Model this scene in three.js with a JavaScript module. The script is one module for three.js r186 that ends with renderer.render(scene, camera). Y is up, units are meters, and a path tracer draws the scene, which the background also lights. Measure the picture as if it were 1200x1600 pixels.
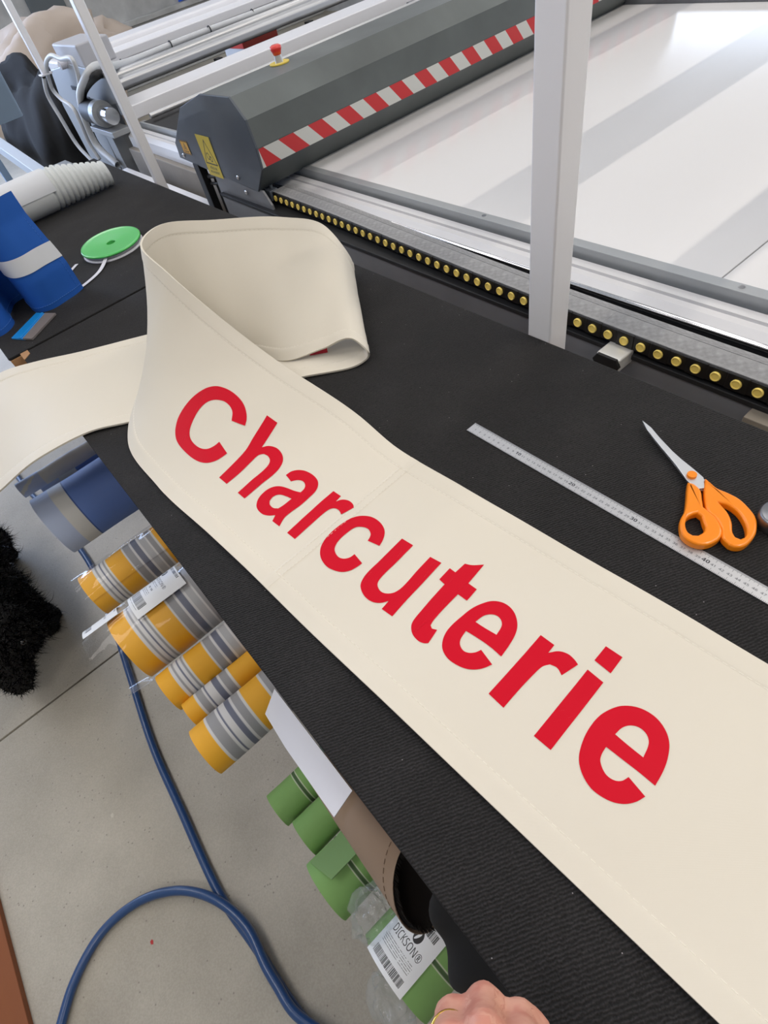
import * as THREE from 'three';
import { RoundedBoxGeometry } from 'three/addons/geometries/RoundedBoxGeometry.js';
import { mergeGeometries, mergeVertices } from 'three/addons/utils/BufferGeometryUtils.js';
import { TessellateModifier } from 'three/addons/modifiers/TessellateModifier.js';
import { MarchingCubes } from 'three/addons/objects/MarchingCubes.js';
import { RectAreaLightUniformsLib } from 'three/addons/lights/RectAreaLightUniformsLib.js';

// ---------------------------------------------------------------- camera, light, exposure
const V = (x, y, z) => new THREE.Vector3(x, y, z);
const scene = new THREE.Scene();
const camera = new THREE.PerspectiveCamera(86.53, 0.75, 0.05, 60);
camera.position.set(0, 1.535, 0);
camera.quaternion.setFromRotationMatrix(new THREE.Matrix4().makeBasis(
  V(0.64424416, -0.1846079, -0.74220576), V(-0.50884164, 0.62103531, -0.59615042), V(0.57099006, 0.76173162, 0.30616219)));
scene.add(camera);
scene.background = new THREE.Color(0.75, 0.87, 1.0);
scene.backgroundIntensity = 3.2;
const renderer = new THREE.WebGLRenderer({ antialias: true });
renderer.toneMapping = THREE.LinearToneMapping;
renderer.toneMappingExposure = 0.55;
renderer.shadowMap.enabled = true;
RectAreaLightUniformsLib.init();
const TUBE = 330, PANEL = 5.2, WINDOW = 3.5;            // lamp strengths
const TUBE_ROWS = [0.8];

// ---------------------------------------------------------------- helpers
let seed = 7;
const rnd = () => { seed = (seed * 1664525 + 1013904223) >>> 0; return seed / 4294967296; };
const rr = (a, b) => a + (b - a) * rnd();
const taken = {};
function numbered(n) { const k = taken[n] = (taken[n] ?? -1) + 1; return k ? n + '_' + String(k).padStart(3, '0') : n; }
function mesh(name, geo, mat, parent, label) {
  const m = new THREE.Mesh(Array.isArray(geo) ? mergeGeometries(geo.map(flat)) : geo, mat);
  if (parent) { const c = parent.userData.count ??= {}; const k = c[name] = (c[name] ?? -1) + 1; m.name = k ? name + '_' + String(k).padStart(3, '0') : name; parent.add(m); }
  else { m.name = numbered(name); scene.add(m); }
  if (label) m.userData.label = label;
  m.castShadow = m.receiveShadow = true;
  return m;
}
function flat(g) { const q = g.index ? g.toNonIndexed() : g; for (const k of Object.keys(q.attributes)) if (!['position', 'normal', 'uv'].includes(k)) q.deleteAttribute(k); return q; }
function thing(name, label, category, pos = [0, 0, 0], turn = 0, group) {
  const o = new THREE.Group(); o.name = numbered(name); scene.add(o);
  o.position.set(...pos); o.rotation.y = turn; o.userData = { label, category };
  if (group) o.userData.group = group;
  return o;
}
function struct(name, geo, mat) { const m = mesh(name, geo, mat); m.name = name; m.userData.kind = 'structure'; return m; }
function muv(g, s = 1) {                      // uv in metres by the face's main direction
  const p = g.attributes.position, n = g.attributes.normal, uv = new Float32Array(p.count * 2);
  for (let i = 0; i < p.count; i++) {
    const a = Math.abs(n.getX(i)), b = Math.abs(n.getY(i)), c = Math.abs(n.getZ(i));
    const [u, v] = b >= a && b >= c ? [p.getX(i), p.getZ(i)] : a >= c ? [p.getZ(i), p.getY(i)] : [p.getX(i), p.getY(i)];
    uv[2 * i] = u * s; uv[2 * i + 1] = v * s;
  }
  g.setAttribute('uv', new THREE.BufferAttribute(uv, 2)); return g;
}
// box between two corners, edges rounded
function bx(x0, y0, z0, x1, y1, z1, r = 0.002) {
  const w = Math.abs(x1 - x0), h = Math.abs(y1 - y0), d = Math.abs(z1 - z0);
  const rad = Math.min(r, w / 2.1, h / 2.1, d / 2.1);
  const g = rad > 0.0003 ? new RoundedBoxGeometry(w, h, d, 1, rad) : new THREE.BoxGeometry(w, h, d);
  g.translate((x0 + x1) / 2, (y0 + y1) / 2, (z0 + z1) / 2); return muv(flat(g));
}
const curve = (pts, closed = false) => new THREE.CatmullRomCurve3(pts.map(p => V(...p)), closed, 'centripetal');
const tube = (pts, r, n = 64, k = 8) => new THREE.TubeGeometry(curve(pts), n, r, k, false);
function rod(a, b, r, k = 12) {
  const A = V(...a), B = V(...b), g = new THREE.CylinderGeometry(r, r, A.distanceTo(B), k);
  g.applyQuaternion(new THREE.Quaternion().setFromUnitVectors(V(0, 1, 0), B.clone().sub(A).normalize()));
  g.translate(...A.add(B).multiplyScalar(0.5).toArray()); return g;
}
// prism: polygon in (a,b) pushed along the third axis; axis 'z': (x,y) polygon, 'x': (z,y) polygon, 'y': (x,z) polygon
function prism(poly, axis, c0, c1, bevel = 0, holes = [], smooth = false) {
  const sh = new THREE.Shape(); trace(sh, poly, smooth);
  for (const h of holes) { const p = new THREE.Path(); trace(p, h, smooth); sh.holes.push(p); }
  const d = Math.abs(c1 - c0), lo = Math.min(c0, c1);
  const g = new THREE.ExtrudeGeometry(sh, { depth: d - 2 * bevel, bevelEnabled: bevel > 0, bevelThickness: bevel, bevelSize: bevel, bevelOffset: -bevel, bevelSegments: 3, curveSegments: 6 });
  g.translate(0, 0, lo + bevel);
  const m = new THREE.Matrix4();
  if (axis === 'x') m.set(0, 0, 1, 0, 0, 1, 0, 0, 1, 0, 0, 0, 0, 0, 0, 1);
  if (axis === 'y') m.set(1, 0, 0, 0, 0, 0, 1, 0, 0, 1, 0, 0, 0, 0, 0, 1);
  if (axis !== 'z') { g.applyMatrix4(m); flip(g); }
  return muv(flat(g));
}
function flip(g) {
  if (g.index) { const a = g.index.array; for (let i = 0; i < a.length; i += 3) [a[i], a[i + 1]] = [a[i + 1], a[i]]; }
  else for (const k in g.attributes) { const at = g.attributes[k], n = at.itemSize, a = at.array; for (let i = 0; i < at.count; i += 3) for (let j = 0; j < n; j++) { const t = a[i * n + j]; a[i * n + j] = a[(i + 1) * n + j]; a[(i + 1) * n + j] = t; } }
  g.computeVertexNormals(); return g;
}
function roundOff(pts, sub = 4, corner = 38) {  // closed outline: smooth, but sharp where it turns more than corner degrees
  const n = pts.length, P = pts.map(p => new THREE.Vector2(p[0], p[1])), out = [];
  const sharp = P.map((p, i) => { const a = p.clone().sub(P[(i + n - 1) % n]), b = P[(i + 1) % n].clone().sub(p); return Math.abs(Math.atan2(a.cross(b), a.dot(b))) * 57.3 > corner; });
  const tan = P.map((p, i) => P[(i + 1) % n].clone().sub(P[(i + n - 1) % n]).normalize());
  for (let i = 0; i < n; i++) {
    const j = (i + 1) % n, d = P[i].distanceTo(P[j]), ch = P[j].clone().sub(P[i]).normalize();
    const t0 = (sharp[i] ? ch : tan[i]).clone().multiplyScalar(d), t1 = (sharp[j] ? ch : tan[j]).clone().multiplyScalar(d);
    for (let k = 0; k < sub; k++) {
      const u = k / sub, u2 = u * u, u3 = u2 * u;
      out.push([(2 * u3 - 3 * u2 + 1) * P[i].x + (u3 - 2 * u2 + u) * t0.x + (3 * u2 - 2 * u3) * P[j].x + (u3 - u2) * t1.x, (2 * u3 - 3 * u2 + 1) * P[i].y + (u3 - 2 * u2 + u) * t0.y + (3 * u2 - 2 * u3) * P[j].y + (u3 - u2) * t1.y]);
    }
  }
  return out;
}
const pairs = a => { const o = []; for (let i = 0; i < a.length; i += 2) o.push([a[i], a[i + 1]]); return o; };
function trace(path, poly, smooth) { const q = smooth ? roundOff(poly) : poly; path.setFromPoints(q.map(p => new THREE.Vector2(p[0], p[1]))); }
// grid surface from f(u,v) -> [x,y,z]
function surf(f, nu, nv, uvScale = [1, 1]) {
  const pos = [], uv = [], idx = [];
  for (let j = 0; j <= nv; j++) for (let i = 0; i <= nu; i++) { pos.push(...f(i / nu, j / nv)); uv.push(i / nu * uvScale[0], j / nv * uvScale[1]); }
  for (let j = 0; j < nv; j++) for (let i = 0; i < nu; i++) { const a = j * (nu + 1) + i, b = a + 1, c = a + nu + 1, d = c + 1; idx.push(a, b, d, a, d, c); }
  const g = new THREE.BufferGeometry(); g.setAttribute('position', new THREE.Float32BufferAttribute(pos, 3)); g.setAttribute('uv', new THREE.Float32BufferAttribute(uv, 2)); g.setIndex(idx); g.computeVertexNormals(); return g;
}
// sheet with thickness th round the surface f
function sheet(f, nu, nv, th, uvScale = [1, 1]) {
  const top = surf(f, nu, nv, uvScale), p = top.attributes.position, n = top.attributes.normal;
  const N = p.count, pos = new Float32Array(N * 6), uv = new Float32Array(N * 4), idx = [];
  for (let i = 0; i < N; i++) for (let k = 0; k < 3; k++) { const c = p.array[i * 3 + k], m = n.array[i * 3 + k] * th / 2; pos[i * 3 + k] = c + m; pos[(N + i) * 3 + k] = c - m; }
  uv.set(top.attributes.uv.array, 0); uv.set(top.attributes.uv.array, N * 2);
  const a = top.index.array; for (let i = 0; i < a.length; i += 3) { idx.push(a[i], a[i + 1], a[i + 2], N + a[i], N + a[i + 2], N + a[i + 1]); }
  const edge = (q, r) => idx.push(q, N + q, r, r, N + q, N + r);
  const W = nu + 1;
  for (let i = 0; i < nu; i++) { edge(i, i + 1); edge(nv * W + i + 1, nv * W + i); }
  for (let j = 0; j < nv; j++) { edge((j + 1) * W, j * W); edge(j * W + nu, (j + 1) * W + nu); }
  const g = new THREE.BufferGeometry(); g.setAttribute('position', new THREE.BufferAttribute(pos, 3)); g.setAttribute('uv', new THREE.BufferAttribute(uv, 2)); g.setIndex(idx);
  const nn = new Float32Array(N * 6); for (let i = 0; i < N * 3; i++) { nn[i] = n.array[i]; nn[N * 3 + i] = -n.array[i]; }
  g.setAttribute('normal', new THREE.BufferAttribute(nn, 3)); return g;
}
// distance-field body: capsules [ax,ay,az,ra, bx,by,bz,rb] joined smoothly
function bodyMesh(caps, k, cell, bump) {
  const lo = V(1e9, 1e9, 1e9), hi = V(-1e9, -1e9, -1e9);
  for (const c of caps) for (const o of [0, 4]) { const r = c[o + 3] + 3 * cell; lo.min(V(c[o] - r, c[o + 1] - r, c[o + 2] - r)); hi.max(V(c[o] + r, c[o + 1] + r, c[o + 2] + r)); }
  const size = Math.max(hi.x - lo.x, hi.y - lo.y, hi.z - lo.z), n = Math.min(150, Math.ceil(size / cell) + 2);
  const mc = new MarchingCubes(n, new THREE.MeshStandardMaterial(), false, false, 300000);
  const mid = lo.clone().add(hi).multiplyScalar(0.5), half = size / 2;
  for (let z = 0; z < n; z++) for (let y = 0; y < n; y++) for (let x = 0; x < n; x++) {
    const px = (x - n / 2) / (n / 2) * half + mid.x, py = (y - n / 2) / (n / 2) * half + mid.y, pz = (z - n / 2) / (n / 2) * half + mid.z;
    let d = 1e9;
    for (const c of caps) {
      const ex = c[4] - c[0], ey = c[5] - c[1], ez = c[6] - c[2], L = ex * ex + ey * ey + ez * ez || 1e-9;
      let t = ((px - c[0]) * ex + (py - c[1]) * ey + (pz - c[2]) * ez) / L; t = Math.max(0, Math.min(1, t));
      const q = Math.hypot(px - c[0] - ex * t, py - c[1] - ey * t, pz - c[2] - ez * t) - (c[3] + (c[7] - c[3]) * t);
      const h = Math.max(0, k - Math.abs(d - q)) / k; d = Math.min(d, q) - h * h * k / 4;
    }
    if (bump) d -= bump(px, py, pz);
    mc.field[x + y * n + z * n * n] = -d;
  }
  mc.isolation = 0; mc.update();
  const c = mc.count, pos = new Float32Array(c * 3);
  for (let i = 0; i < c; i++) { pos[3 * i] = mc.positionArray[3 * i] * half + mid.x; pos[3 * i + 1] = mc.positionArray[3 * i + 1] * half + mid.y; pos[3 * i + 2] = mc.positionArray[3 * i + 2] * half + mid.z; }
  let g = new THREE.BufferGeometry(); g.setAttribute('position', new THREE.BufferAttribute(pos, 3));
  g = mergeVertices(g, 1e-5); g.computeVertexNormals();
  g.setAttribute('uv', new THREE.BufferAttribute(new Float32Array(g.attributes.position.count * 2), 2)); return muv(g);
}

// ---------------------------------------------------------------- textures and materials
const hash = (x, y, s) => { let h = (x * 374761393 + y * 668265263 + s * 1274126177) | 0; h = Math.imul(h ^ (h >>> 13), 1274126177); return ((h ^ (h >>> 16)) >>> 0) / 4294967296; };
function vnoise(x, y, per, s) {               // tiling value noise, x,y in cells
  const xi = Math.floor(x), yi = Math.floor(y), fx = x - xi, fy = y - yi, u = fx * fx * (3 - 2 * fx), v = fy * fy * (3 - 2 * fy);
  const w = n => ((n % per) + per) % per;
  const a = hash(w(xi), w(yi), s), b = hash(w(xi + 1), w(yi), s), c = hash(w(xi), w(yi + 1), s), d = hash(w(xi + 1), w(yi + 1), s);
  return a + (b - a) * u + (c - a) * v + (a - b - c + d) * u * v;
}
function fbm(x, y, base, oct, s) { let t = 0, a = 0.5, q = 0; for (let i = 0; i < oct; i++) { const k = base << i; t += a * vnoise(x * k, y * k, k, s + i); q += a; a *= 0.55; } return t / q; }
function tex(n, fn, srgb, rx = 1, ry = rx) {
  const d = new Uint8Array(n * n * 4);
  for (let y = 0; y < n; y++) for (let x = 0; x < n; x++) { const c = fn(x / n, y / n), i = 4 * (y * n + x); for (let k = 0; k < 3; k++) d[i + k] = Math.max(0, Math.min(255, Array.isArray(c) ? c[k] : c)); d[i + 3] = 255; }
  const t = new THREE.DataTexture(d, n, n); t.wrapS = t.wrapT = THREE.RepeatWrapping; t.magFilter = THREE.LinearFilter; t.minFilter = THREE.LinearMipmapLinearFilter; t.generateMipmaps = true;
  t.repeat.set(rx, ry); if (srgb) t.colorSpace = THREE.SRGBColorSpace; t.needsUpdate = true; return t;
}
function canvasTex(w, h, draw) { const c = document.createElement('canvas'); c.width = w; c.height = h; draw(c.getContext('2d'), w, h); const t = new THREE.CanvasTexture(c); t.colorSpace = THREE.SRGBColorSpace; t.anisotropy = 8; return t; }
const std = (color, roughness, extra = {}) => new THREE.MeshStandardMaterial({ color, roughness, metalness: 0, side: THREE.DoubleSide, ...extra });
const phys = (color, roughness, extra = {}) => new THREE.MeshPhysicalMaterial({ color, roughness, side: THREE.DoubleSide, ...extra });
const mixc = (a, b, t) => a.map((v, i) => v + (b[i] - v) * t);

const floorTex = tex(1024, (x, y) => {
  const a = fbm(x, y, 3, 5, 1), b = fbm(x, y, 16, 4, 9), c = hash(Math.floor(x * 1024), Math.floor(y * 1024), 5), st = Math.max(0, fbm(x, y, 5, 4, 33) - 0.62) * 3;
  let k = mixc([150, 145, 133], [194, 188, 175], a * 0.9 + b * 0.6 - 0.3); k = mixc(k, [120, 112, 100], st * 0.6); if (c > 0.9985) k = [110, 104, 98];
  return k.map(v => v + (c - 0.5) * 12);
}, true, 1 / 2.6);
const floorBump = tex(512, (x, y) => 120 + 80 * (fbm(x, y, 32, 3, 4) - 0.5) + 60 * (hash(x * 512 | 0, y * 512 | 0, 2) - 0.5), false, 1 / 0.8);
const ribs = (x, y) => 0.5 + 0.5 * Math.cos(6.2832 * (x * 70 + 0.45 * (vnoise(x * 70, y * 70, 70, 3) - 0.5) + 0.5 * (vnoise(x * 9, y * 9, 9, 7) - 0.5)));
const carpetTex = tex(1024, (x, y) => {
  const f = hash(x * 1024 | 0, y * 1024 | 0, 8), f2 = vnoise(x * 200, y * 200, 200, 31), b = fbm(x, y, 4, 4, 21);
  let v = 20 + 21 * ribs(x, y) + 16 * (f - 0.5) + 20 * (f2 - 0.5) + 12 * (b - 0.5); if (hash((x * 256) | 0, (y * 256) | 0, 77) > 0.99995) v = 160;
  return [v * 1.03, v * 0.99, v];
}, true, 1 / 0.25);
const carpetBump = tex(1024, (x, y) => 60 + 120 * ribs(x, y) + 75 * (vnoise(x * 180, y * 180, 180, 12) - 0.5), false, 1 / 0.25);
carpetTex.rotation = carpetBump.rotation = 0.42;
const weave = tex(256, (x, y) => 128 + 50 * Math.sin(x * 6.2832 * 32) * Math.sin(y * 6.2832 * 32) + 30 * (hash(x * 256 | 0, y * 256 | 0, 3) - 0.5), false, 1 / 0.03);
const brushed = tex(512, (x, y) => 128 + 90 * (vnoise(x * 8, y * 256, 256, 3) - 0.5) + 30 * (fbm(x, y, 4, 3, 6) - 0.5), false, 2, 6);
const scuff = tex(512, (x, y) => { const v = 200 + 60 * (fbm(x, y, 4, 5, 17) - 0.5); return [v, v, v]; }, true, 1.1);
const woodTex = tex(512, (x, y) => mixc([166, 122, 82], [196, 152, 106], fbm(x * 0.25 + 0.1, y, 8, 4, 2) * 0.7 + 0.3 * vnoise(x * 4, y * 64, 64, 5)), true, 1.2);

const M = {
  floor: std(0xffffff, 0.62, { map: floorTex, bumpMap: floorBump, bumpScale: 0.0012 }),
  wall: std(0xe9e9e6, 0.85, { map: scuff }),
  ceiling: std(0xe6e6e2, 0.9),
  carpet: std(0xffffff, 0.95, { map: carpetTex, bumpMap: carpetBump, bumpScale: 0.0011 }),
  wood: std(0xffffff, 0.6, { map: woodTex }),
  board: std(0xb98a63, 0.55, { map: woodTex }),
  whitePaint: phys(0xf3f3f6, 0.35, { clearcoat: 0.3, clearcoatRoughness: 0.3 }),
  banner: std(new THREE.Color(0.755, 0.705, 0.60), 0.72, { bumpMap: weave, bumpScale: 0.00012 }),
  thread: std(0xf4efe2, 0.6),
  vinyl: phys(new THREE.Color(0.64, 0.003, 0.020), 0.5, { specularIntensity: 0.25 }),
  steel: std(0xc3c5c8, 0.28, { metalness: 1, roughnessMap: brushed }),
  blade: std(0xcfd2d6, 0.38, { metalness: 0.9 }),
  alu: std(0xcfd0d2, 0.42, { metalness: 0.75 }),
  aluSide: std(0xa3a6a9, 0.5, { metalness: 0.6 }),
  chrome: std(0xe6e6e8, 0.1, { metalness: 1 }),
  darkSlot: std(0x1b1c1e, 0.7),
  orange: phys(new THREE.Color(0.98, 0.27, 0.006), 0.34, { specularIntensity: 0.6, clearcoat: 0.25, clearcoatRoughness: 0.18 }),
  bed: phys(0xe4e4e5, 0.17, { specularIntensity: 0.8 }),
  machine: std(0x7a8282, 0.5, { map: scuff, metalness: 0.15 }),
  machineTopLit: std(0x8f9696, 0.42, { map: scuff, metalness: 0.2 }),  // lighter copy of the hood grey: light on its top faces put into colour
  machineCap: phys(0x626b77, 0.42, { map: scuff, clearcoat: 0.15 }),
  sidePanel: std(0x9a9da4, 0.42, { map: scuff, metalness: 0.1 }),
  black: std(0x121214, 0.6),
  blackCloth: std(0x0c0c0d, 0.95),
  chain: std(0x0e0e10, 0.5),
  chainTop: std(0xb8b9bb, 0.75, { map: scuff }),
  pin: std(new THREE.Color(1.0, 0.77, 0.19), 0.55),
  tapeRed: std(new THREE.Color(0.60, 0.03, 0.035), 0.4),
  tapeWhite: std(0xd4d6d2, 0.4),
  red: phys(new THREE.Color(0.75, 0.03, 0.02), 0.3, { clearcoat: 0.4 }),
  yellow: std(new THREE.Color(0.80, 0.62, 0.10), 0.45),
  green: phys(new THREE.Color(0.075, 0.56, 0.11), 0.3, { clearcoat: 0.6, clearcoatRoughness: 0.1 }),
  greenCloth: std(new THREE.Color(0.19, 0.33, 0.12), 0.75, { bumpMap: weave, bumpScale: 0.0002 }),
  whiteStrap: std(0xdcdce4, 0.5),
  blueCloth: std(new THREE.Color(0.008, 0.105, 0.47), 0.75, { bumpMap: weave, bumpScale: 0.0002 }),
  blueThread: std(0x4f86d8, 0.6),
  paper: std(0xdde0e4, 0.7),
  greyCloth: std(0xdadedd, 0.75),
  squeegeeBlue: phys(new THREE.Color(0.012, 0.27, 0.72), 0.3, { clearcoat: 0.3 }),
  felt: std(0x77706f, 0.9),
  hose: phys(new THREE.Color(0.016, 0.062, 0.19), 0.32, { clearcoat: 0.35, clearcoatRoughness: 0.2 }),
  cardboard: std(0xb09674, 0.8),
  suede: std(new THREE.Color(0.36, 0.26, 0.185), 0.85, { bumpMap: weave, bumpScale: 0.0003 }),
  fleece: std(0x17120f, 0.95),
  film: phys(0xffffff, 0.06, { transmission: 1, thickness: 0, ior: 1.25 }),
  bag: phys(0xf4f6f6, 0.12, { transmission: 0.9, thickness: 0, ior: 1.3 }),
  gloss: phys(0xe3e4ec, 0.14, { clearcoat: 0.8, clearcoatRoughness: 0.05 }),
  fur: std(0x0b0a0a, 0.42),
  furBody: std(0x050505, 0.9),
  eye: phys(0x050505, 0.05, { clearcoat: 1 }),
  gold: std(0xd9b25a, 0.25, { metalness: 1 }),
  cable: std(0xd2d4d6, 0.5),
  plastic: std(0xb9bac0, 0.5),
  beige: std(0xb3a99a, 0.7, { map: scuff }),
  kraft: std(0xc9b9aa, 0.85),
  blueBin: std(0x8fa9c9, 0.5),
};

// ---------------------------------------------------------------- the room
{
  const f = new THREE.Group(); f.name = 'floor'; f.userData.kind = 'structure'; scene.add(f);
  const xs = [-10.2, -5.6, -1.396, 3.7], zs = [-7.2, -2.6, 3.2];
  for (let i = 0; i < 3; i++) for (let j = 0; j < 2; j++) mesh('slab', bx(xs[i] + 0.0035, -0.12, zs[j] + 0.0035, xs[i + 1] - 0.0035, 0, zs[j + 1] - 0.0035, 0.002), M.floor, f);
  mesh('slab_bed', bx(-10.2, -0.2, -7.2, 3.7, -0.121, 3.2, 0), std(0x6e6860, 0.9), f);
}
struct('wall_left', [bx(-10.2, 0, -7.2, -10, 4.6, -0.4, 0), bx(-10.2, 0, 2.6, -10, 4.6, 3.2, 0), bx(-10.2, 0, -0.4, -10, 1.1, 2.6, 0), bx(-10.2, 3.4, -0.4, -10, 4.6, 2.6, 0)], M.wall);
{
  const w = new THREE.Group(); w.name = 'window_2'; w.userData.kind = 'structure'; scene.add(w);
  for (const z of [-0.4, 1.1, 2.6]) mesh('mullion', bx(-10.16, 1.1, z - 0.04, -10.08, 3.4, z + 0.04), M.whitePaint, w);
  for (const z of [0.35, 1.85]) mesh('pane', bx(-10.125, 1.12, z - 0.71, -10.119, 3.38, z + 0.71, 0), M.film, w);
  const l = new THREE.RectAreaLight(0xb9d2ff, WINDOW * 7, 3, 2.3); l.position.set(-9.98, 2.25, 1.1); l.lookAt(0, 1.6, 0); scene.add(l);
}
struct('trim_1', [bx(-10, 0, -6.9, -9.93, 0.62, 3, 0.01), bx(-10, 0.62, -6.9, -9.9, 0.68, 3, 0.008)], M.wall);
struct('wall_right', [bx(3.5, 0, -7.2, 3.7, 4.6, 3.2, 0)], M.wall);
struct('wall_front', [bx(-10, 0, 3, 3.5, 4.6, 3.2, 0)], M.wall);
struct('wall_back', [bx(-10, 0, -7.2, -5.2, 4.6, -7, 0), bx(0.4, 0, -7.2, 3.5, 4.6, -7, 0), bx(-5.2, 0, -7.2, 0.4, 0.9, -7, 0), bx(-5.2, 2.15, -7.2, 0.4, 4.6, -7, 0)], M.wall);
struct('ceiling', [bx(-10.2, 4.6, -7.2, 3.7, 4.75, 3.2, 0)], M.ceiling);
{
  const w = new THREE.Group(); w.name = 'window_1'; w.userData.kind = 'structure'; scene.add(w);
  for (const x of [-5.2, -3.8, -2.4, -1.0, 0.4]) mesh('mullion', bx(x - 0.04, 0.9, -7.16, x + 0.04, 2.15, -7.08), M.whitePaint, w);
  for (const y of [0.92, 2.13]) mesh('rail', bx(-5.2, y - 0.03, -7.15, 0.4, y + 0.03, -7.09), M.whitePaint, w);
  for (const x of [-4.5, -3.1, -1.7, -0.3]) mesh('pane', bx(x - 0.66, 0.94, -7.125, x + 0.66, 2.11, -7.119, 0), M.film, w);
  const l = new THREE.RectAreaLight(0xdbe8ff, WINDOW, 5.4, 1.15); l.position.set(-2.4, 1.52, -6.98); l.lookAt(-2.4, 1.5, 0); scene.add(l);
}
struct('trim_2', [bx(-10, 0.86, -3.0, -9.96, 2.2, -2.55, 0.01)], std(0x5c6366, 0.5));
{ const t = thing('blue_rag', 'small blue rag lying on the ledge of the far wall', 'rag', [-9.93, 0.68, -4.62]); mesh('rag_cloth', sheet((u, v) => [0.03 * v - 0.015 + 0.02 * Math.sin(u * 9), 0.01 + 0.16 * v * (1 - 0.3 * u), 0.24 * (u - 0.5)], 12, 8, 0.01), M.blueBin.clone(), t); t.children[0].material.color.set(0x2c5fd0); }
// fluorescent rows along the hall, and unseen rails added below to shade the bed in bands
for (const x of TUBE_ROWS) {
  const t = thing('fluorescent_lamp', 'long white fluorescent lamp row under the ceiling above the cutting bed', 'lamp', [x, 4.25, -2.2]);
  mesh('housing', bx(-0.06, 0.03, -3.6, 0.06, 0.09, 1.2), M.whitePaint, t);
  for (const k of [-2.4, 0]) {
    mesh('lamp_tube', rod([0, 0.012, k - 1.17], [0, 0.012, k + 1.17], 0.013), std(0xffffff, 0.5, { emissive: 0xfff6ea, emissiveIntensity: 6 }), t);
    const l = new THREE.RectAreaLight(0xfff4e6, TUBE, 0.028, 2.34); l.position.set(0, -0.008, k); l.lookAt(x, 0, -2.2 + k); t.add(l); l.rotation.set(-Math.PI / 2, 0, 0);
  }
}
for (const x of [-7.2, -4.4, -1.6, 1.4]) for (const z of [-5, -1.9, 1.5]) {  // unseen panel lamps, added as soft fill for table and aisle
  const t = thing('added_panel_lamp', 'unseen ceiling panel lamp added for fill light, ' + { '-7.2': 'first', '-4.4': 'second', '-1.6': 'third', 1.4: 'fourth' }[x] + ' from the far wall in the row ' + (z < -3 ? 'by the back window' : z < 0 ? 'over the machine' : 'over the aisle'), 'lamp', [x, 4.56, z], 0, 'added ceiling panel lamps');
  mesh('frame', prism([[-0.62, -0.62], [0.62, -0.62], [0.62, 0.62], [-0.62, 0.62]], 'y', -0.02, 0.04, 0, [[[-0.6, -0.6], [-0.6, 0.6], [0.6, 0.6], [0.6, -0.6]]]), M.whitePaint, t);
  mesh('diffuser', bx(-0.6, -0.005, -0.6, 0.6, 0.005, 0.6, 0), std(0xffffff, 0.5, { emissive: 0xffffff, emissiveIntensity: 2 }), t);
  const l = new THREE.RectAreaLight(0xfff6ee, z > 0 ? PANEL * 2.0 : PANEL, 1.2, 1.2); l.position.set(0, -0.03, 0); l.rotation.set(-Math.PI / 2, 0, 0); t.add(l);
}
for (const [x, w, where] of [[-0.532, 0.11, 'middle'], [-0.12, 0.06, 'right part'], [-0.973, 0.074, 'part next to the grey hood']]) {  // out of view, added only to throw shade bands across the bed
  const t = thing('added_shade_rail', 'unseen white rail added to cast a shade band on the ' + where + ' of the cutting bed', 'rail', [x, 1.8, 0]);
  mesh('beam', bx(-w / 2, -0.04, -5.5, w / 2, 0.04, -1.3), M.whitePaint, t);
  for (const z of [-5.2, -1.5]) mesh('hanger', rod([0.021, 0.035, z], [0.021, 2.8, z], 0.005), M.alu, t);
}

// ---------------------------------------------------------------- work tables
function workTable(name, label, x0, x1, zn, posts) {
  const t = thing(name, label, 'table');
  mesh('tabletop', bx(x0, 0.868, -0.725, x1, 0.893, zn - 0.002), M.wood, t);
  mesh('carpet_cover', bx(x0, 0.893, -0.73, x1, 0.9, zn, 0.003), M.carpet, t);
  for (const x of [x0 + 0.06, x1 - 0.06]) for (const z of [-0.66, zn - 0.1]) mesh('leg', bx(x - 0.025, 0, z - 0.025, x + 0.025, 0.868, z + 0.025, 0.004), M.whitePaint, t);
  mesh('apron', [bx(x0 + 0.08, 0.80, -0.68, x1 - 0.08, 0.868, -0.65), bx(x0 + 0.08, 0.80, zn - 0.115, x1 - 0.08, 0.868, zn - 0.085)], M.whitePaint, t);
  return t;
}
const table = workTable('work_table', 'long work table covered in black ribbed carpet, lying under the cream banner', -1.592, 1.5, 0.024);
mesh('roll_shelf', bx(-1.72, 0.515, -0.72, 1.44, 0.54, -0.02), M.wood, table, 'plywood shelf for fabric rolls');
mesh('bare_corner', prism([[-1.592, 0.004], [-1.592, 0.024], [-1.55, 0.024], [-1.568, 0.004]], 'y', 0.9, 0.9012), M.wood, table, 'bare wooden corner');
workTable('side_table', 'further black carpeted table with the blue cloth and green reel on it', -3.05, -1.6, 0.055);

function post(name, label, x, z, w, y0, y1, mat) {
  const t = thing(name, label, 'post', [x, 0, z]);
  mesh('upright', bx(-w / 2, y0, -w / 2, w / 2, y1, w / 2, 0.004), mat, t);
  mesh('foot_plate', bx(-w * 0.9, y0 - 0.008, -w * 0.9, w * 0.9, y0, w * 0.9), mat, t);
}
post('support_post', 'thick white steel post rising behind the middle of the near table', -0.5695, -0.7575, 0.052, 0.008, 3.2, M.whitePaint);
post('support_post', 'white steel post at the table edge beside the far end of the grey machine hood', -2.375, -0.752, 0.034, 0.008, 3.2, M.whitePaint);
post('support_post', 'thin bluish white post at the far corner, behind the cables', -4.13, -0.97, 0.035, 1.1, 3.4, M.whitePaint);

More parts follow.
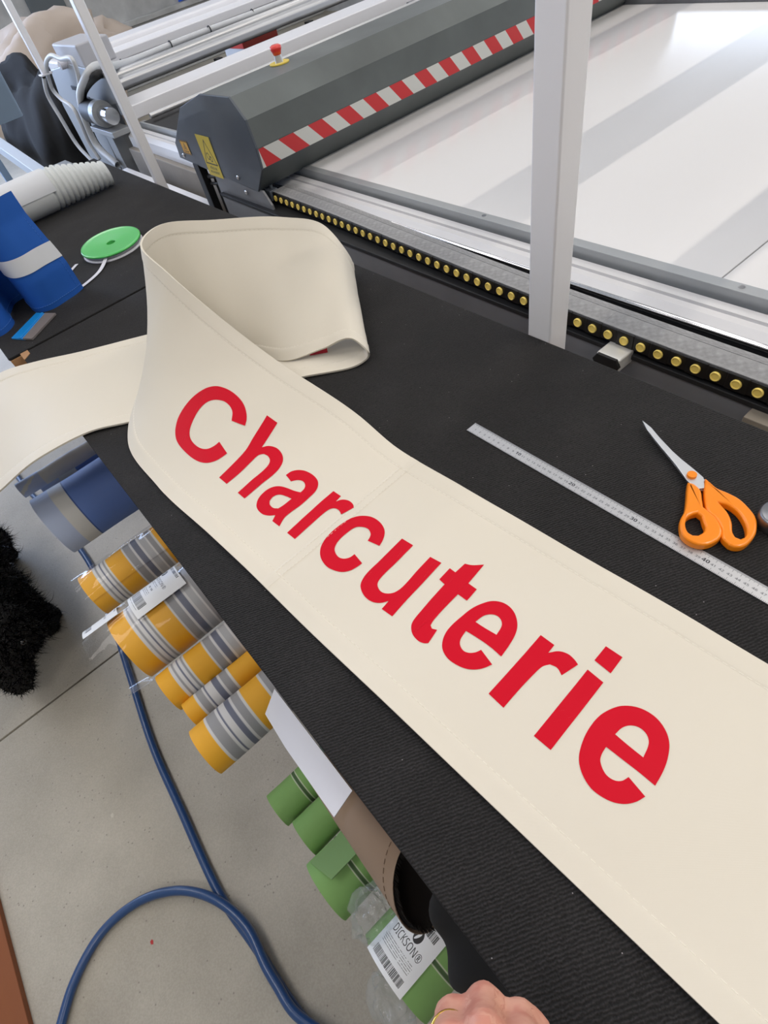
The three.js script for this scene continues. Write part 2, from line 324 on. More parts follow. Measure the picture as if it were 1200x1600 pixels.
// ---------------------------------------------------------------- cutting machine
const cut = thing('cutting_table', 'large cutting machine with a glossy white bed and aluminium side rails', 'machine', [-0.5, 0, 0], -0.016);
{
  const X0 = -2.95, XB = -2.42, X1 = 2.0, S = (n, g, m, l) => mesh(n, g, m, cut, l);
  S('bed_panel', bx(XB, 0.855, -2.93, 0.062, 0.88, -1.1015, 0.0012), M.bed); S('bed_panel', bx(0.065, 0.855, -2.93, X1, 0.8803, -1.1015, 0.0012), M.bed);
  S('frame_strip', [bx(X0, 0.80, -1.101, X1, 0.8815, -1.072, 0.0015)], std(0xa9adb0, 0.4, { metalness: 0.4 }));
  for (const x of [-0.62, 0.05, 0.75]) S('frame_screw', [new THREE.CylinderGeometry(0.006, 0.006, 0.001, 16).translate(x + 0.06, 0.882, -1.087)], M.chrome);
  S('slot_brush', [bx(X0, 0.82, -1.072, -1.02, 0.846, -1.062, 0.001), bx(-0.95, 0.82, -1.072, -0.15, 0.846, -1.062, 0.001), bx(-0.03, 0.82, -1.072, X1, 0.846, -1.062, 0.001)], M.darkSlot);
  for (const x of [-0.985, -0.09]) S('slot_clip', bx(x - 0.03, 0.83, -1.072, x + 0.03, 0.85, -1.06, 0.001), M.alu);
  S('side_rail', prism([[-1.061, 0.79], [-1.061, 0.86], [-1.037, 0.86], [-1.037, 0.853], [-1.027, 0.853], [-1.027, 0.86], [-1.009, 0.86], [-0.988, 0.846], [-0.988, 0.79]], 'x', X0, X1), std(0xdcdcde, 0.42, { metalness: 0.25 }));
  S('guide_rod', rod([-1.5, 0.852, -0.979], [X1, 0.852, -0.979], 0.0065), M.chrome);
  S('cable_tray', [bx(-1.72, 0.815, -0.978, X1, 0.826, -0.868), bx(-1.72, 0.826, -0.986, X1, 0.845, -0.977)], std(0x37383b, 0.55, { map: scuff, metalness: 0.3 }));
  S('side_panel', bx(-1.72, 0.12, -0.9, X1, 0.818, -0.872, 0.004), M.sidePanel);
  S('base_panel', bx(X0, 0.12, -1.0, -1.721, 0.80, -0.96, 0.004), M.beige, 'cream base panel');
  S('far_rail', [bx(X0, 0.84, -2.99, X1, 0.91, -2.935)], M.sidePanel);
  S('machine_body', bx(XB + 0.05, 0.1, -2.9, X1, 0.85, -1.02), M.sidePanel);
  S('support_leg', bx(0.268, 0.5, -0.872, 0.32, 0.815, -0.842), M.beige, 'cream metal leg plate');
  for (const x of [-3.2, -1, 1.5]) for (const z of [-2.8, -1.15]) S('machine_foot', new THREE.CylinderGeometry(0.035, 0.045, 0.1, 16).translate(x, 0.05, z), M.black);
  const bk = S('stop_bracket', bx(-0.018, 0.806, -0.876, 0.035, 0.836, -0.829, 0.004), std(0xdcdcd8, 0.4, { metalness: 0.3 }), 'short aluminium box section');
  mesh('end_cap', prism([[-0.022, 0.822], [-0.013, 0.8365], [0.029, 0.8365], [0.038, 0.822], [0.028, 0.804], [-0.012, 0.804]], 'z', -0.831, -0.824, 0.001), M.black, bk, 'black plastic end cap');
}
// drag chain in its tray
{
  const c = thing('drag_chain', 'black drag chain with yellow pins running along the machine side', 'cable chain');
  const path = curve([[-1.87, 0.85, -0.945], [-1.546, 0.85, -0.933], [-1.1, 0.85, -0.906], [-0.777, 0.85, -0.887], [-0.404, 0.85, -0.873], [-0.227, 0.85, -0.869], [0.2, 0.85, -0.858]]);
  const L = path.getLength(), pitch = 0.0362, n = Math.floor(L / pitch);
  const plate = new RoundedBoxGeometry(pitch * 1.08, 0.033, 0.006, 2, 0.0028).translate(0, 0, 0.003), plate2 = new RoundedBoxGeometry(pitch * 1.02, 0.031, 0.006, 2, 0.0028).translate(0, 0, 0.002), rear = new RoundedBoxGeometry(pitch * 1.05, 0.03, 0.005, 1, 0.002).translate(0, 0, -0.056);
  const links = [plate, plate2];
  const cover = new RoundedBoxGeometry(pitch * 1.03, 0.003, 0.045, 1, 0.0007).translate(0, 0.0166, -0.0205), cover2 = new RoundedBoxGeometry(pitch * 1.03, 0.003, 0.016, 1, 0.0007).translate(0, 0.0162, -0.0525), pin = mergeGeometries([new THREE.CylinderGeometry(0.009, 0.009, 0.003, 20).rotateX(Math.PI / 2).translate(0, 0, 0.007), new THREE.TorusGeometry(0.0078, 0.0014, 6, 20).translate(0, 0, 0.0085)].map(flat));
  for (let i = 0; i < n; i++) {
    const u = (i + 0.5) / n, p = path.getPointAt(u), d = path.getTangentAt(u);
    const k = mesh('link', links[i % 2], M.chain, c); k.position.copy(p); k.rotation.y = Math.atan2(-d.z, d.x); k.rotation.z = rr(-0.012, 0.012);
    mesh('pin', pin, M.pin, k); mesh('cover', cover, M.chainTop, k); mesh('rear_cover', cover2, M.chainTop, k); mesh('rear_plate', rear, M.chain, k);
  }
  mesh('end_bracket', [bx(-1.905, 0.838, -0.965, -1.868, 0.872, -0.93, 0.004), rod([-1.885, 0.872, -0.95], [-1.885, 0.884, -0.95], 0.006)], M.machineCap, c);
}
// gantry hood across the bed
{
  const g = thing('gantry_hood', 'long dark grey machine hood with red and white warning tape across the white bed', 'machine hood');
  const P = [[-2.468, 0.964], [-2.285, 1.09], [-2.09, 1.141], [-1.888, 1.145], [-1.828, 1.09], [-1.816, 1.015], [-1.822, 0.956], [-1.898, 0.878], [-2.479, 0.911]];
  const z1 = -3.3, z0 = -0.912;
  const quadStrip = (a, b, z0, z1) => { const g = new THREE.BufferGeometry(), v = [[...a, z0], [...b, z0], [...b, z1], [...a, z1]].map(p => V(...p)); const pos = []; for (const i of [0, 1, 2, 0, 2, 3]) pos.push(...v[i].toArray()); g.setAttribute('position', new THREE.Float32BufferAttribute(pos, 3)); g.computeVertexNormals(); return muv(g); };
  const names = ['rear_slope_panel', 'rear_top_panel', 'top_panel', 'upper_slope_panel', 'lower_slope_panel', 'front_panel', 'skirt_panel', 'underside', 'rear_panel'];
  P.forEach((p, i) => {
    const q = P[(i + 1) % P.length], mid = [-2.15, 1.0], nx = q[1] - p[1], ny = p[0] - q[0], l = Math.hypot(nx, ny), s = ((p[0] + q[0]) / 2 - mid[0]) * nx + ((p[1] + q[1]) / 2 - mid[1]) * ny > 0 ? 1 : -1;
    const ox = -s * nx / l * 0.003, oy = -s * ny / l * 0.003;
    mesh(names[i], prism([p, q, [q[0] + ox, q[1] + oy], [p[0] + ox, p[1] + oy]], 'z', z0, z1), i === 2 || i === 1 ? M.machineTopLit : M.machine, g);
  });
  const cap = mesh('end_cap', prism(P.map(([x, y]) => [x + (x > -2.1 ? 0.002 : -0.002), y + (y > 1 ? 0.002 : -0.001)]), 'z', -0.912, -0.903, 0.002), M.machineCap, g, 'dark blue-grey end plate');
  for (const [x, y] of [[-2.014, 0.905], [-2.43, 0.925], [-1.99, 0.86]]) mesh('screw', new THREE.SphereGeometry(0.008, 12, 8).scale(1, 1, 0.5).translate(x, y, -0.902), M.chrome, cap);
  mesh('carriage_plate', prism([[-2.222, 0.89], [-1.875, 0.88], [-1.84, 0.84], [-1.8, 0.6], [-2.222, 0.6]], 'z', -0.916, -0.908, 0.001), M.sidePanel, g);
  mesh('carriage_leg', bx(-2.372, 0.45, -0.93, -2.325, 0.905, -0.9), M.black, g);
  mesh('link_bundle', [bx(-2.30, 0.6, -0.95, -2.23, 0.86, -0.93), rod([-2.31, 0.86, -0.92], [-2.23, 0.875, -0.92], 0.008), rod([-2.31, 0.835, -0.92], [-2.24, 0.845, -0.92], 0.006)], M.chain, g);
  // warning tape: slanted stripes on the front panel
  const fx = y => -1.822 + (y - 0.956) / 0.059 * 0.006 + 0.0007;
  for (let i = -1; i < 39; i++) {
    const a = -0.931 - 0.0598 * (i - 1), b = a - 0.0598, sl = 0.053, clip = z => Math.min(z0, z);
    const v = [[1.012, clip(a)], [1.012, clip(b)], [0.957, clip(b - sl)], [0.957, clip(a - sl)]].filter((p, k, arr) => k === 0 || p[0] !== arr[k - 1][0] || p[1] !== arr[k - 1][1]).map(([y, z]) => V(fx(y), y, z));
    if (v.length < 3) continue;
    const pos = []; for (let k = 1; k + 1 < v.length; k++) for (const q of [v[0], v[k], v[k + 1]]) pos.push(q.x, q.y, q.z);
    const gg = new THREE.BufferGeometry(); gg.setAttribute('position', new THREE.Float32BufferAttribute(pos, 3)); gg.computeVertexNormals(); muv(gg);
    mesh('warning_stripe', gg, ((i % 2) + 2) % 2 ? M.tapeWhite : M.tapeRed, g);
  }
  // stickers on the end plate
  const warn = canvasTex(256, 320, (c, w, h) => {
    c.fillStyle = '#d9c23a'; c.fillRect(0, 0, w, h); c.strokeStyle = '#1c1a12'; c.lineJoin = 'round'; c.lineWidth = 9;
    c.beginPath(); c.moveTo(128, 34); c.lineTo(232, 218); c.lineTo(24, 218); c.closePath(); c.stroke();
    for (const [x, y, r] of [[108, 160, 24], [150, 178, 18]]) { c.lineWidth = 6; c.beginPath(); c.arc(x, y, r, 0, 7); c.stroke(); for (let k = 0; k < 9; k++) { const a = k * 0.698; c.lineWidth = 5; c.beginPath(); c.moveTo(x + r * Math.cos(a), y + r * Math.sin(a)); c.lineTo(x + (r + 7) * Math.cos(a), y + (r + 7) * Math.sin(a)); c.stroke(); } }
    c.fillStyle = '#1c1a12'; c.font = 'bold 26px sans-serif'; c.textAlign = 'center'; c.fillText('PIÈCES EN', 128, 262); c.fillText('MOUVEMENT', 128, 294);
  });
  const sticker = (x, y, w, h, t) => { const p = new THREE.PlaneGeometry(w, h); p.translate(x, y, -0.9015); return mesh('warning_sticker', p, std(0xffffff, 0.45, { map: t }), cap); };
  sticker(-2.189, 0.95, 0.108, 0.134, warn);
  const warn2 = canvasTex(128, 96, (c) => { c.fillStyle = '#e0a92a'; c.fillRect(0, 0, 128, 96); c.strokeStyle = '#201a10'; c.lineWidth = 5; c.strokeRect(5, 5, 118, 86); c.beginPath(); c.moveTo(64, 18); c.lineTo(100, 78); c.lineTo(28, 78); c.closePath(); c.stroke(); c.lineWidth = 6; c.beginPath(); c.moveTo(68, 34); c.lineTo(58, 54); c.lineTo(70, 54); c.lineTo(60, 72); c.stroke(); });
  sticker(-2.381, 0.958, 0.066, 0.045, warn2);
  // stop button on the top panel
  const b = mesh('stop_button', [new THREE.CylinderGeometry(0.012, 0.014, 0.022, 20).translate(-2.04, 1.157, -1.2)], M.alu, g);
  mesh('button_plate', new THREE.CylinderGeometry(0.034, 0.034, 0.003, 28).translate(-2.04, 1.1447, -1.2), M.yellow, b);
  mesh('button_head', new THREE.LatheGeometry([[0, 0], [0.015, 0], [0.019, 0.012], [0.023, 0.02], [0.022, 0.028], [0.014, 0.033], [0, 0.034]].map(p => new THREE.Vector2(...p)), 24).scale(0.85, 0.8, 0.85).translate(-2.04, 1.166, -1.2), M.red, b);
}

{
  const t = thing('machine_cover', 'low cream machine cover between the white post and the hood end plate', 'cover', [-2.9, 0, -0.87]);
  mesh('cover_body', bx(-0.5, 0.05, -0.075, 0.5, 0.72, 0.075, 0.008), std(0xd8d2c2, 0.6, { map: scuff }), t); mesh('cover_top', bx(-0.51, 0.72, -0.08, 0.51, 0.735, 0.08, 0.004), M.whitePaint, t);
}
// ---------------------------------------------------------------- machine beyond the hood
{
  const t = thing('fabric_spreader', 'far machine end of silver rails, white beam and grey cables behind the grey hood', 'machine');
  mesh('white_beam', bx(-3.68, 0.89, -5.2, -3.45, 0.95, -1.12, 0.006), M.whitePaint, t);
  mesh('shaded_gap_strip', bx(-3.40, 0.80, -5.2, -2.93, 0.882, -1.125, 0.004), M.black, t, 'black strip standing for the shaded gap');  // black box stands in for the shade in the gap beside the beam
  mesh('roller', rod([-3.33, 0.905, -5.2], [-3.33, 0.905, -1.15], 0.012, 20), M.alu, t);
  mesh('silver_rail', [bx(-4.32, 0.93, -5.2, -3.98, 0.985, -1.1, 0.02)], M.alu, t); mesh('shaded_floor_sheet', bx(-5.05, 0.3, -5.2, -3.75, 0.34, -1.4), std(0x5a5048, 0.8, { map: scuff }), t);  // dark brown sheet stands in for the shaded floor under this machine
  mesh('roller_bar', rod([-4.1, 0.985, -5.2], [-4.1, 0.985, -1.1], 0.03, 20), std(0xc9cacc, 0.34, { metalness: 0.85 }), t);
  mesh('upper_rail', [bx(-5.15, 0.97, -5.2, -4.9, 1.05, -1.25, 0.015), bx(-4.9, 0.97, -5.2, -4.68, 1.02, -1.25, 0.008)], M.whitePaint, t);
  mesh('trough', bx(-4.68, 0.88, -5.2, -4.32, 0.92, -1.2), std(0x3c3d40, 0.7, { map: scuff }), t);
  mesh('end_plate', prism([[-4.5, 0.25], [-4.5, 0.9], [-4.36, 1.08], [-3.94, 1.12], [-3.42, 1.1], [-3.4, 0.98], [-3.9, 0.93], [-4.0, 0.25]], 'z', -1.1, -1.06, 0.004), M.aluSide, t);
  mesh('plate_slot', [bx(-4.1, 1.0, -1.062, -3.85, 1.02, -1.055), bx(-4.08, 0.96, -1.062, -3.86, 0.98, -1.055)], M.black, t);
  const cc = [[[-4.45, 0.985, -5.1], [-4.46, 0.985, -3.4], [-4.42, 0.985, -2.6], [-4.45, 0.985, -2.0], [-4.38, 0.99, -1.6], [-4.1, 1.03, -1.35], [-3.7, 1.1, -1.15], [-3.5, 1.12, -1.02], [-3.65, 1.05, -0.98], [-3.79, 0.97, -0.98], [-3.88, 0.87, -0.98], [-3.89, 0.78, -0.98], [-3.67, 0.70, -0.98]],
    [[-3.9, 0.99, -1.25], [-3.47, 1.1, -1.04], [-3.7, 1.03, -1.0], [-3.84, 0.95, -1.0], [-3.94, 0.85, -1.0], [-3.95, 0.76, -1.0], [-3.75, 0.68, -1.0]],
    [[-4.15, 1.08, -0.98], [-4.05, 1.14, -0.98], [-3.86, 1.18, -0.98], [-3.73, 1.17, -0.98], [-3.54, 1.17, -0.98], [-3.57, 1.12, -0.98], [-3.67, 1.04, -0.98]],
    [[-4.15, 1.08, -0.98], [-4.2, 1.02, -0.98], [-4.13, 0.98, -0.98], [-3.97, 0.94, -0.98], [-3.98, 0.88, -0.98], [-4.02, 0.77, -0.98], [-3.98, 0.69, -0.98]],
    [[-4.12, 1.09, -0.95], [-4.25, 0.99, -0.95], [-4.23, 0.89, -0.95], [-4.19, 0.76, -0.95], [-4.03, 0.68, -0.95]]];
  cc.forEach((c, i) => mesh('cable', tube(c, i < 2 ? 0.018 : 0.011, i ? 50 : 160, 8), i === 1 ? M.black : M.cable, t));
  for (const z of [-1.5, -1.85, -2.15, -2.5, -2.9]) mesh('cable_tie', new THREE.TorusGeometry(0.020, 0.004, 6, 16).translate(-4.43, 0.987, z), M.black, t);
  const box = mesh('switch_box', bx(-4.12, 1.1, -1.25, -3.72, 1.2, -1.07, 0.01), M.plastic, t); mesh('box_gland', rod([-4.16, 1.15, -1.12], [-4.1, 1.15, -1.12], 0.025), M.whiteStrap, box); mesh('box_gland', rod([-4.0, 1.12, -1.08], [-4.0, 1.12, -1.03], 0.02), M.whiteStrap, box);
  const m = mesh('motor', rod([-3.76, 0.945, -1.0], [-3.6, 0.945, -1.0], 0.055, 24), M.black, t); mesh('motor_collar', rod([-3.6, 0.945, -1.0], [-3.54, 0.945, -1.0], 0.058, 24), M.aluSide, m); mesh('motor_shaft', rod([-3.54, 0.945, -1.0], [-3.42, 0.945, -1.0], 0.036, 20), M.steel, m);
  mesh('motor_bracket', [bx(-3.75, 0.86, -1.06, -3.42, 0.885, -0.96), bx(-3.7, 0.45, -1.06, -3.6, 0.86, -1.0)], M.aluSide, t);
  for (const x of [-4.42, -3.5]) for (const z of [-4.9, -1.3]) mesh('frame_leg', bx(x - 0.04, 0, z - 0.04, x + 0.04, 0.9, z + 0.04), M.aluSide, t);
  for (const z of [-1.9, -2.6]) mesh('hanger_bracket', [bx(-3.95, 0.6, z - 0.02, -3.9, 0.92, z + 0.02), bx(-3.95, 0.6, z - 0.12, -3.9, 0.63, z + 0.02)], M.black, t);
}
{
  const b = thing('carton', 'small white carton with a red lid band behind the white beam', 'box', [-5.3, 0, -2.9]);
  mesh('box_body', bx(-0.17, 0.45, -0.17, 0.17, 0.72, 0.17, 0.004), M.paper, b); mesh('red_band', bx(-0.172, 0.72, -0.172, 0.172, 0.82, 0.172, 0.004), M.red, b);
  mesh('box_stand', bx(-0.2, 0, -0.2, 0.2, 0.45, 0.2), M.aluSide, b);
}
function crumple(name, label, cat, c, r, mat, s, amp = 0.16) {
  const g = new THREE.IcosahedronGeometry(1, 12), p = g.attributes.position;
  for (let i = 0; i < p.count; i++) { const x = p.getX(i), y = p.getY(i), z = p.getZ(i), k = 1 + amp * (2 * Math.abs(vnoise(x * 2.3 + 9, y * 2.3 + z * 1.7 + 9, 64, s) - 0.5) - 0.35 + 0.5 * (vnoise(x * 6 + 20, z * 6 + y * 4 + 20, 64, s + 1) - 0.5)); p.setXYZ(i, c[0] + x * k * r[0], Math.max(c[1] - r[1] * 0.97, c[1] + y * k * r[1]), c[2] + z * k * r[2]); }
  const q = mergeVertices(flat(g), 1e-5); q.computeVertexNormals();
  const m = mesh(name, muv(q), mat); m.userData.label = label; m.userData.category = cat; return m;
}
crumple('kraft_paper_heap', 'crumpled pale brown paper heap on the floor by the left wall', 'paper heap', [-8.7, 0.5, -2.1], [0.9, 0.54, 0.9], M.kraft, 3, 0.5);
crumple('black_bag', 'big black bag slumped on the floor before the far machine', 'bag', [-5.75, 0.48, -1.22], [1.0, 0.52, 0.3], M.blackCloth, 5, 0.35);
{
  const t = thing('plastic_crate', 'pale blue plastic crate on a stand at the far left edge', 'crate', [-3.52, 0, -0.42]);
  mesh('crate_body', prism([[-0.34, 1.1], [0.34, 1.1], [0.40, 1.30], [-0.40, 1.30]], 'z', -0.16, 0.3, 0.01), std(0x8da2b8, 0.5), t); mesh('crate_rim', prism([[-0.42, -0.18], [0.42, -0.18], [0.42, 0.32], [-0.42, 0.32]], 'y', 1.30, 1.325, 0.006, [[[-0.36, -0.13], [-0.36, 0.27], [0.36, 0.27], [0.36, -0.13]]]), M.blueBin, t);
  mesh('stand_post', bx(-0.3, 0, 0.3, -0.25, 1.1, 0.35), M.aluSide, t); mesh('stand_post', bx(0.1, 0, 0.3, 0.15, 1.1, 0.35), M.aluSide, t);
  const p = thing('pale_rail', 'pale blue sloping rail beyond the grey cloth roll', 'rail', [-5.4, 0, -0.78]);
  mesh('rail_bar', prism([[-1.3, 0.72], [0.9, 0.56], [0.9, 0.49], [-1.3, 0.64]], 'z', -0.05, 0.03, 0.004), std(0xc6d0dc, 0.5), p); for (const x of [-1.2, 0.8]) mesh('rail_leg', bx(x - 0.03, 0, -0.04, x + 0.03, 0.6, 0.02), M.blueBin, p);
  const b = thing('white_block', 'small white case with a grey lid behind the pleated roll', 'box', [-4.05, 0, -0.78]);
  mesh('case_body', bx(-0.16, 0.42, -0.08, 0.16, 0.7, 0.08, 0.012), M.paper, b); mesh('case_lid', bx(-0.12, 0.7, -0.06, 0.1, 0.715, 0.06, 0.006), M.aluSide, b); mesh('case_stand', bx(-0.15, 0, -0.07, 0.15, 0.42, 0.07), M.black, b);
}

// ---------------------------------------------------------------- the banner
const RIB = [ // near edge, far edge
  [0.950, 0.904, -0.137, 0.930, 0.904, -0.447],
  [0.300, 0.904, -0.097, 0.280, 0.904, -0.407],
  [-0.040, 0.904, -0.077, -0.060, 0.904, -0.388],
  [-0.205, 0.904, -0.066, -0.222, 0.904, -0.378],
  [-0.402, 0.904, -0.053, -0.415, 0.904, -0.366],
  [-0.550, 0.904, -0.045, -0.560, 0.908, -0.356],
  [-0.650, 0.904, -0.038, -0.655, 0.925, -0.358],
  [-0.830, 0.904, -0.025, -0.825, 0.985, -0.324],
  [-1.000, 0.904, -0.038, -0.958, 1.065, -0.290],
  [-1.100, 0.904, -0.100, -1.051, 1.125, -0.271],
  [-1.135, 0.904, -0.170, -1.135, 1.150, -0.274],
  [-1.120, 0.904, -0.260, -1.190, 1.150, -0.337],
  [-1.040, 0.904, -0.340, -1.176, 1.120, -0.438],
  [-0.930, 0.908, -0.386, -1.102, 1.090, -0.557],
  [-0.875, 0.925, -0.442, -1.101, 1.035, -0.649],
  [-0.817, 0.945, -0.482, -1.051, 0.985, -0.659],
  [-0.783, 0.930, -0.485, -1.055, 0.955, -0.670],
  [-0.792, 0.910, -0.488, -1.089, 0.925, -0.689],
  [-0.796, 0.905, -0.465, -1.100, 0.905, -0.645],
  [-0.870, 0.905, -0.360, -1.160, 0.905, -0.550],
  [-1.053, 0.905, -0.060, -1.330, 0.905, -0.240],
  [-1.100, 0.907, 0.020, -1.420, 0.906, -0.100],
  [-1.138, 0.889, 0.120, -1.482, 0.909, 0.000],
  [-1.200, 0.838, 0.220, -1.553, 0.899, 0.098],
  [-1.270, 0.780, 0.320, -1.620, 0.850, 0.190],
  [-1.330, 0.700, 0.400, -1.690, 0.770, 0.270],
];
const GLYPHS = { // outlines in mm: along the banner, across it
  C: [[1082.7, 178.6, 1089.9, 189.2, 1102.0, 199.9, 1119.5, 209.4, 1139.8, 213.9, 1162.6, 214.0, 1183.2, 208.8, 1193.9, 201.9, 1204.7, 188.7, 1212.0, 168.1, 1213.8, 144.8, 1208.4, 119.6, 1195.9, 99.0, 1180.1, 85.7, 1165.0, 79.7, 1141.5, 76.8, 1113.1, 77.3, 1093.7, 80.8, 1079.8, 87.7, 1071.0, 98.1, 1066.9, 109.6, 1065.3, 121.0, 1096.4, 129.0, 1098.2, 117.6, 1103.9, 106.7, 1115.4, 100.1, 1133.5, 98.0, 1151.8, 101.6, 1164.9, 111.5, 1174.1, 126.6, 1181.5, 148.0, 1182.0, 166.2, 1176.5, 178.6, 1165.0, 187.6, 1152.0, 192.0, 1136.2, 190.9, 1123.2, 185.2, 1110.8, 172.0]],
  h: [[1067.3, 216.3, 1041.1, 215.3, 1024.2, 164.1, 1016.8, 172.5, 1003.4, 177.2, 987.3, 174.8, 973.6, 166.7, 965.8, 154.6, 962.2, 138.1, 962.3, 113.7, 962.0, 77.5, 981.5, 78.0, 982.7, 107.2, 982.9, 129.9, 985.4, 144.5, 990.9, 152.9, 1000.5, 157.1, 1010.4, 156.3, 1015.9, 149.3, 1015.4, 136.0, 1012.6, 108.2, 1013.3, 78.6, 1036.0, 79.6, 1038.5, 115.2, 1042.3, 142.4, 1052.5, 170.9]],
  a: [[944.6, 149.4, 943.4, 159.2, 936.0, 169.2, 924.3, 175.9, 907.5, 178.7, 893.4, 176.8, 884.5, 170.5, 879.2, 161.2, 877.3, 146.4, 876.4, 128.1, 877.8, 109.6, 877.6, 96.6, 870.7, 80.8, 888.5, 79.7, 893.4, 89.7, 901.6, 82.2, 912.6, 77.4, 926.9, 78.0, 936.0, 82.8, 943.3, 93.1, 945.3, 107.5, 942.8, 118.8, 934.8, 128.2, 922.2, 134.1, 907.7, 138.6, 896.8, 143.6, 897.9, 152.3, 902.8, 157.8, 912.0, 159.7, 920.8, 155.2, 927.2, 146.7], [898.3, 126.1, 910.3, 123.0, 921.0, 117.9, 925.6, 109.4, 923.6, 100.3, 917.2, 96.1, 907.4, 96.0, 900.2, 100.5, 898.4, 109.9]],
  r: [[856.6, 181.0, 839.3, 182.3, 837.3, 170.2, 832.4, 179.1, 822.7, 184.2, 812.0, 183.7, 805.0, 179.8, 810.9, 158.2, 819.7, 161.4, 828.3, 159.9, 833.4, 153.1, 834.6, 138.6, 833.6, 118.3, 832.7, 98.2, 831.6, 81.9, 851.2, 81.3, 852.9, 107.7, 854.6, 132.9, 855.9, 156.2]],
  c: [[719.6, 153.6, 724.2, 165.1, 731.8, 175.5, 741.6, 181.8, 755.4, 185.3, 769.8, 184.3, 781.6, 178.1, 790.0, 168.7, 794.7, 153.5, 796.5, 133.5, 794.6, 115.4, 789.2, 100.4, 781.0, 90.7, 769.5, 84.1, 753.8, 81.1, 740.7, 83.5, 729.1, 89.1, 721.6, 98.2, 718.8, 106.9, 717.1, 117.1, 737.7, 120.9, 739.0, 112.5, 744.3, 105.7, 752.7, 102.8, 764.1, 105.7, 770.6, 111.3, 775.5, 123.7, 776.3, 139.7, 774.2, 154.5, 766.5, 161.9, 756.6, 164.7, 746.9, 161.2, 742.4, 155.1, 740.5, 149.3]],
  u: [[703.7, 183.2, 682.6, 184.6, 680.1, 148.1, 679.6, 122.4, 677.0, 109.9, 671.5, 104.7, 662.4, 102.7, 653.9, 106.6, 648.2, 114.3, 646.1, 127.9, 648.3, 157.5, 650.2, 185.3, 631.4, 187.7, 628.9, 146.6, 627.7, 116.0, 625.3, 86.3, 643.9, 85.0, 645.2, 99.3, 652.2, 89.6, 662.3, 83.9, 675.7, 83.3, 689.4, 88.8, 695.5, 95.9, 699.7, 109.8, 700.5, 135.5, 702.0, 160.1]],
  t: [[606.1, 206.6, 597.2, 210.8, 585.0, 221.6, 582.1, 186.0, 567.7, 186.0, 566.4, 164.9, 581.6, 164.9, 581.4, 136.9, 580.4, 118.0, 578.4, 108.8, 573.9, 106.6, 567.5, 109.4, 563.6, 89.0, 568.0, 85.2, 576.1, 83.1, 587.3, 85.2, 596.1, 91.8, 600.0, 99.4, 601.8, 114.5, 603.8, 138.8, 605.2, 165.0, 615.8, 166.3, 616.9, 188.3, 606.6, 188.1]],
  e: [[485.5, 132.2, 487.4, 150.3, 490.6, 165.8, 496.4, 177.5, 507.2, 187.4, 518.7, 191.8, 530.2, 191.2, 540.7, 185.5, 547.2, 177.2, 553.7, 162.0, 556.9, 140.8, 557.9, 121.8, 555.3, 109.1, 549.9, 99.2, 542.8, 93.0, 530.9, 89.2, 517.0, 90.4, 505.8, 94.3, 497.0, 100.9, 491.2, 108.8, 487.2, 117.5, 508.8, 123.7, 512.0, 116.7, 516.9, 111.6, 524.0, 109.1, 532.2, 112.2, 536.8, 118.6, 539.1, 131.2, 523.6, 132.8, 502.4, 133.6], [538.4, 148.3, 536.0, 161.3, 530.7, 168.6, 523.2, 172.0, 515.3, 170.0, 510.0, 164.0, 507.4, 151.0, 522.5, 149.3]],
  r2: [[467.2, 184.1, 447.6, 183.5, 447.2, 171.1, 439.2, 180.4, 429.5, 184.1, 420.3, 183.1, 413.8, 180.5, 420.3, 158.3, 429.2, 162.4, 437.7, 160.6, 442.4, 153.1, 444.2, 138.5, 445.5, 113.2, 445.9, 85.7, 468.3, 87.5, 467.6, 118.7, 467.3, 152.5]],
  i: [[402.6, 182.4, 381.7, 180.7, 382.2, 82.8, 403.5, 83.0], [402.7, 219.3, 381.8, 219.5, 381.4, 194.8, 403.0, 196.5]],
  e2: [[289.2, 122.5, 290.3, 140.0, 293.6, 155.6, 299.7, 169.1, 308.9, 177.9, 321.5, 182.9, 336.2, 181.9, 349.0, 175.2, 357.9, 165.2, 364.7, 148.2, 365.8, 129.2, 363.1, 111.6, 356.8, 95.3, 347.1, 85.2, 333.8, 79.1, 321.7, 79.1, 310.1, 82.6, 300.7, 89.5, 294.5, 98.5, 291.1, 107.4, 311.6, 112.5, 314.6, 104.9, 320.8, 100.3, 329.7, 100.1, 339.2, 106.6, 342.1, 113.5, 342.9, 123.2, 322.5, 123.2, 304.8, 123.2], [343.0, 140.4, 341.2, 151.3, 336.3, 158.8, 328.4, 162.8, 319.3, 161.1, 313.5, 154.1, 310.7, 138.7, 325.9, 139.2]],
};
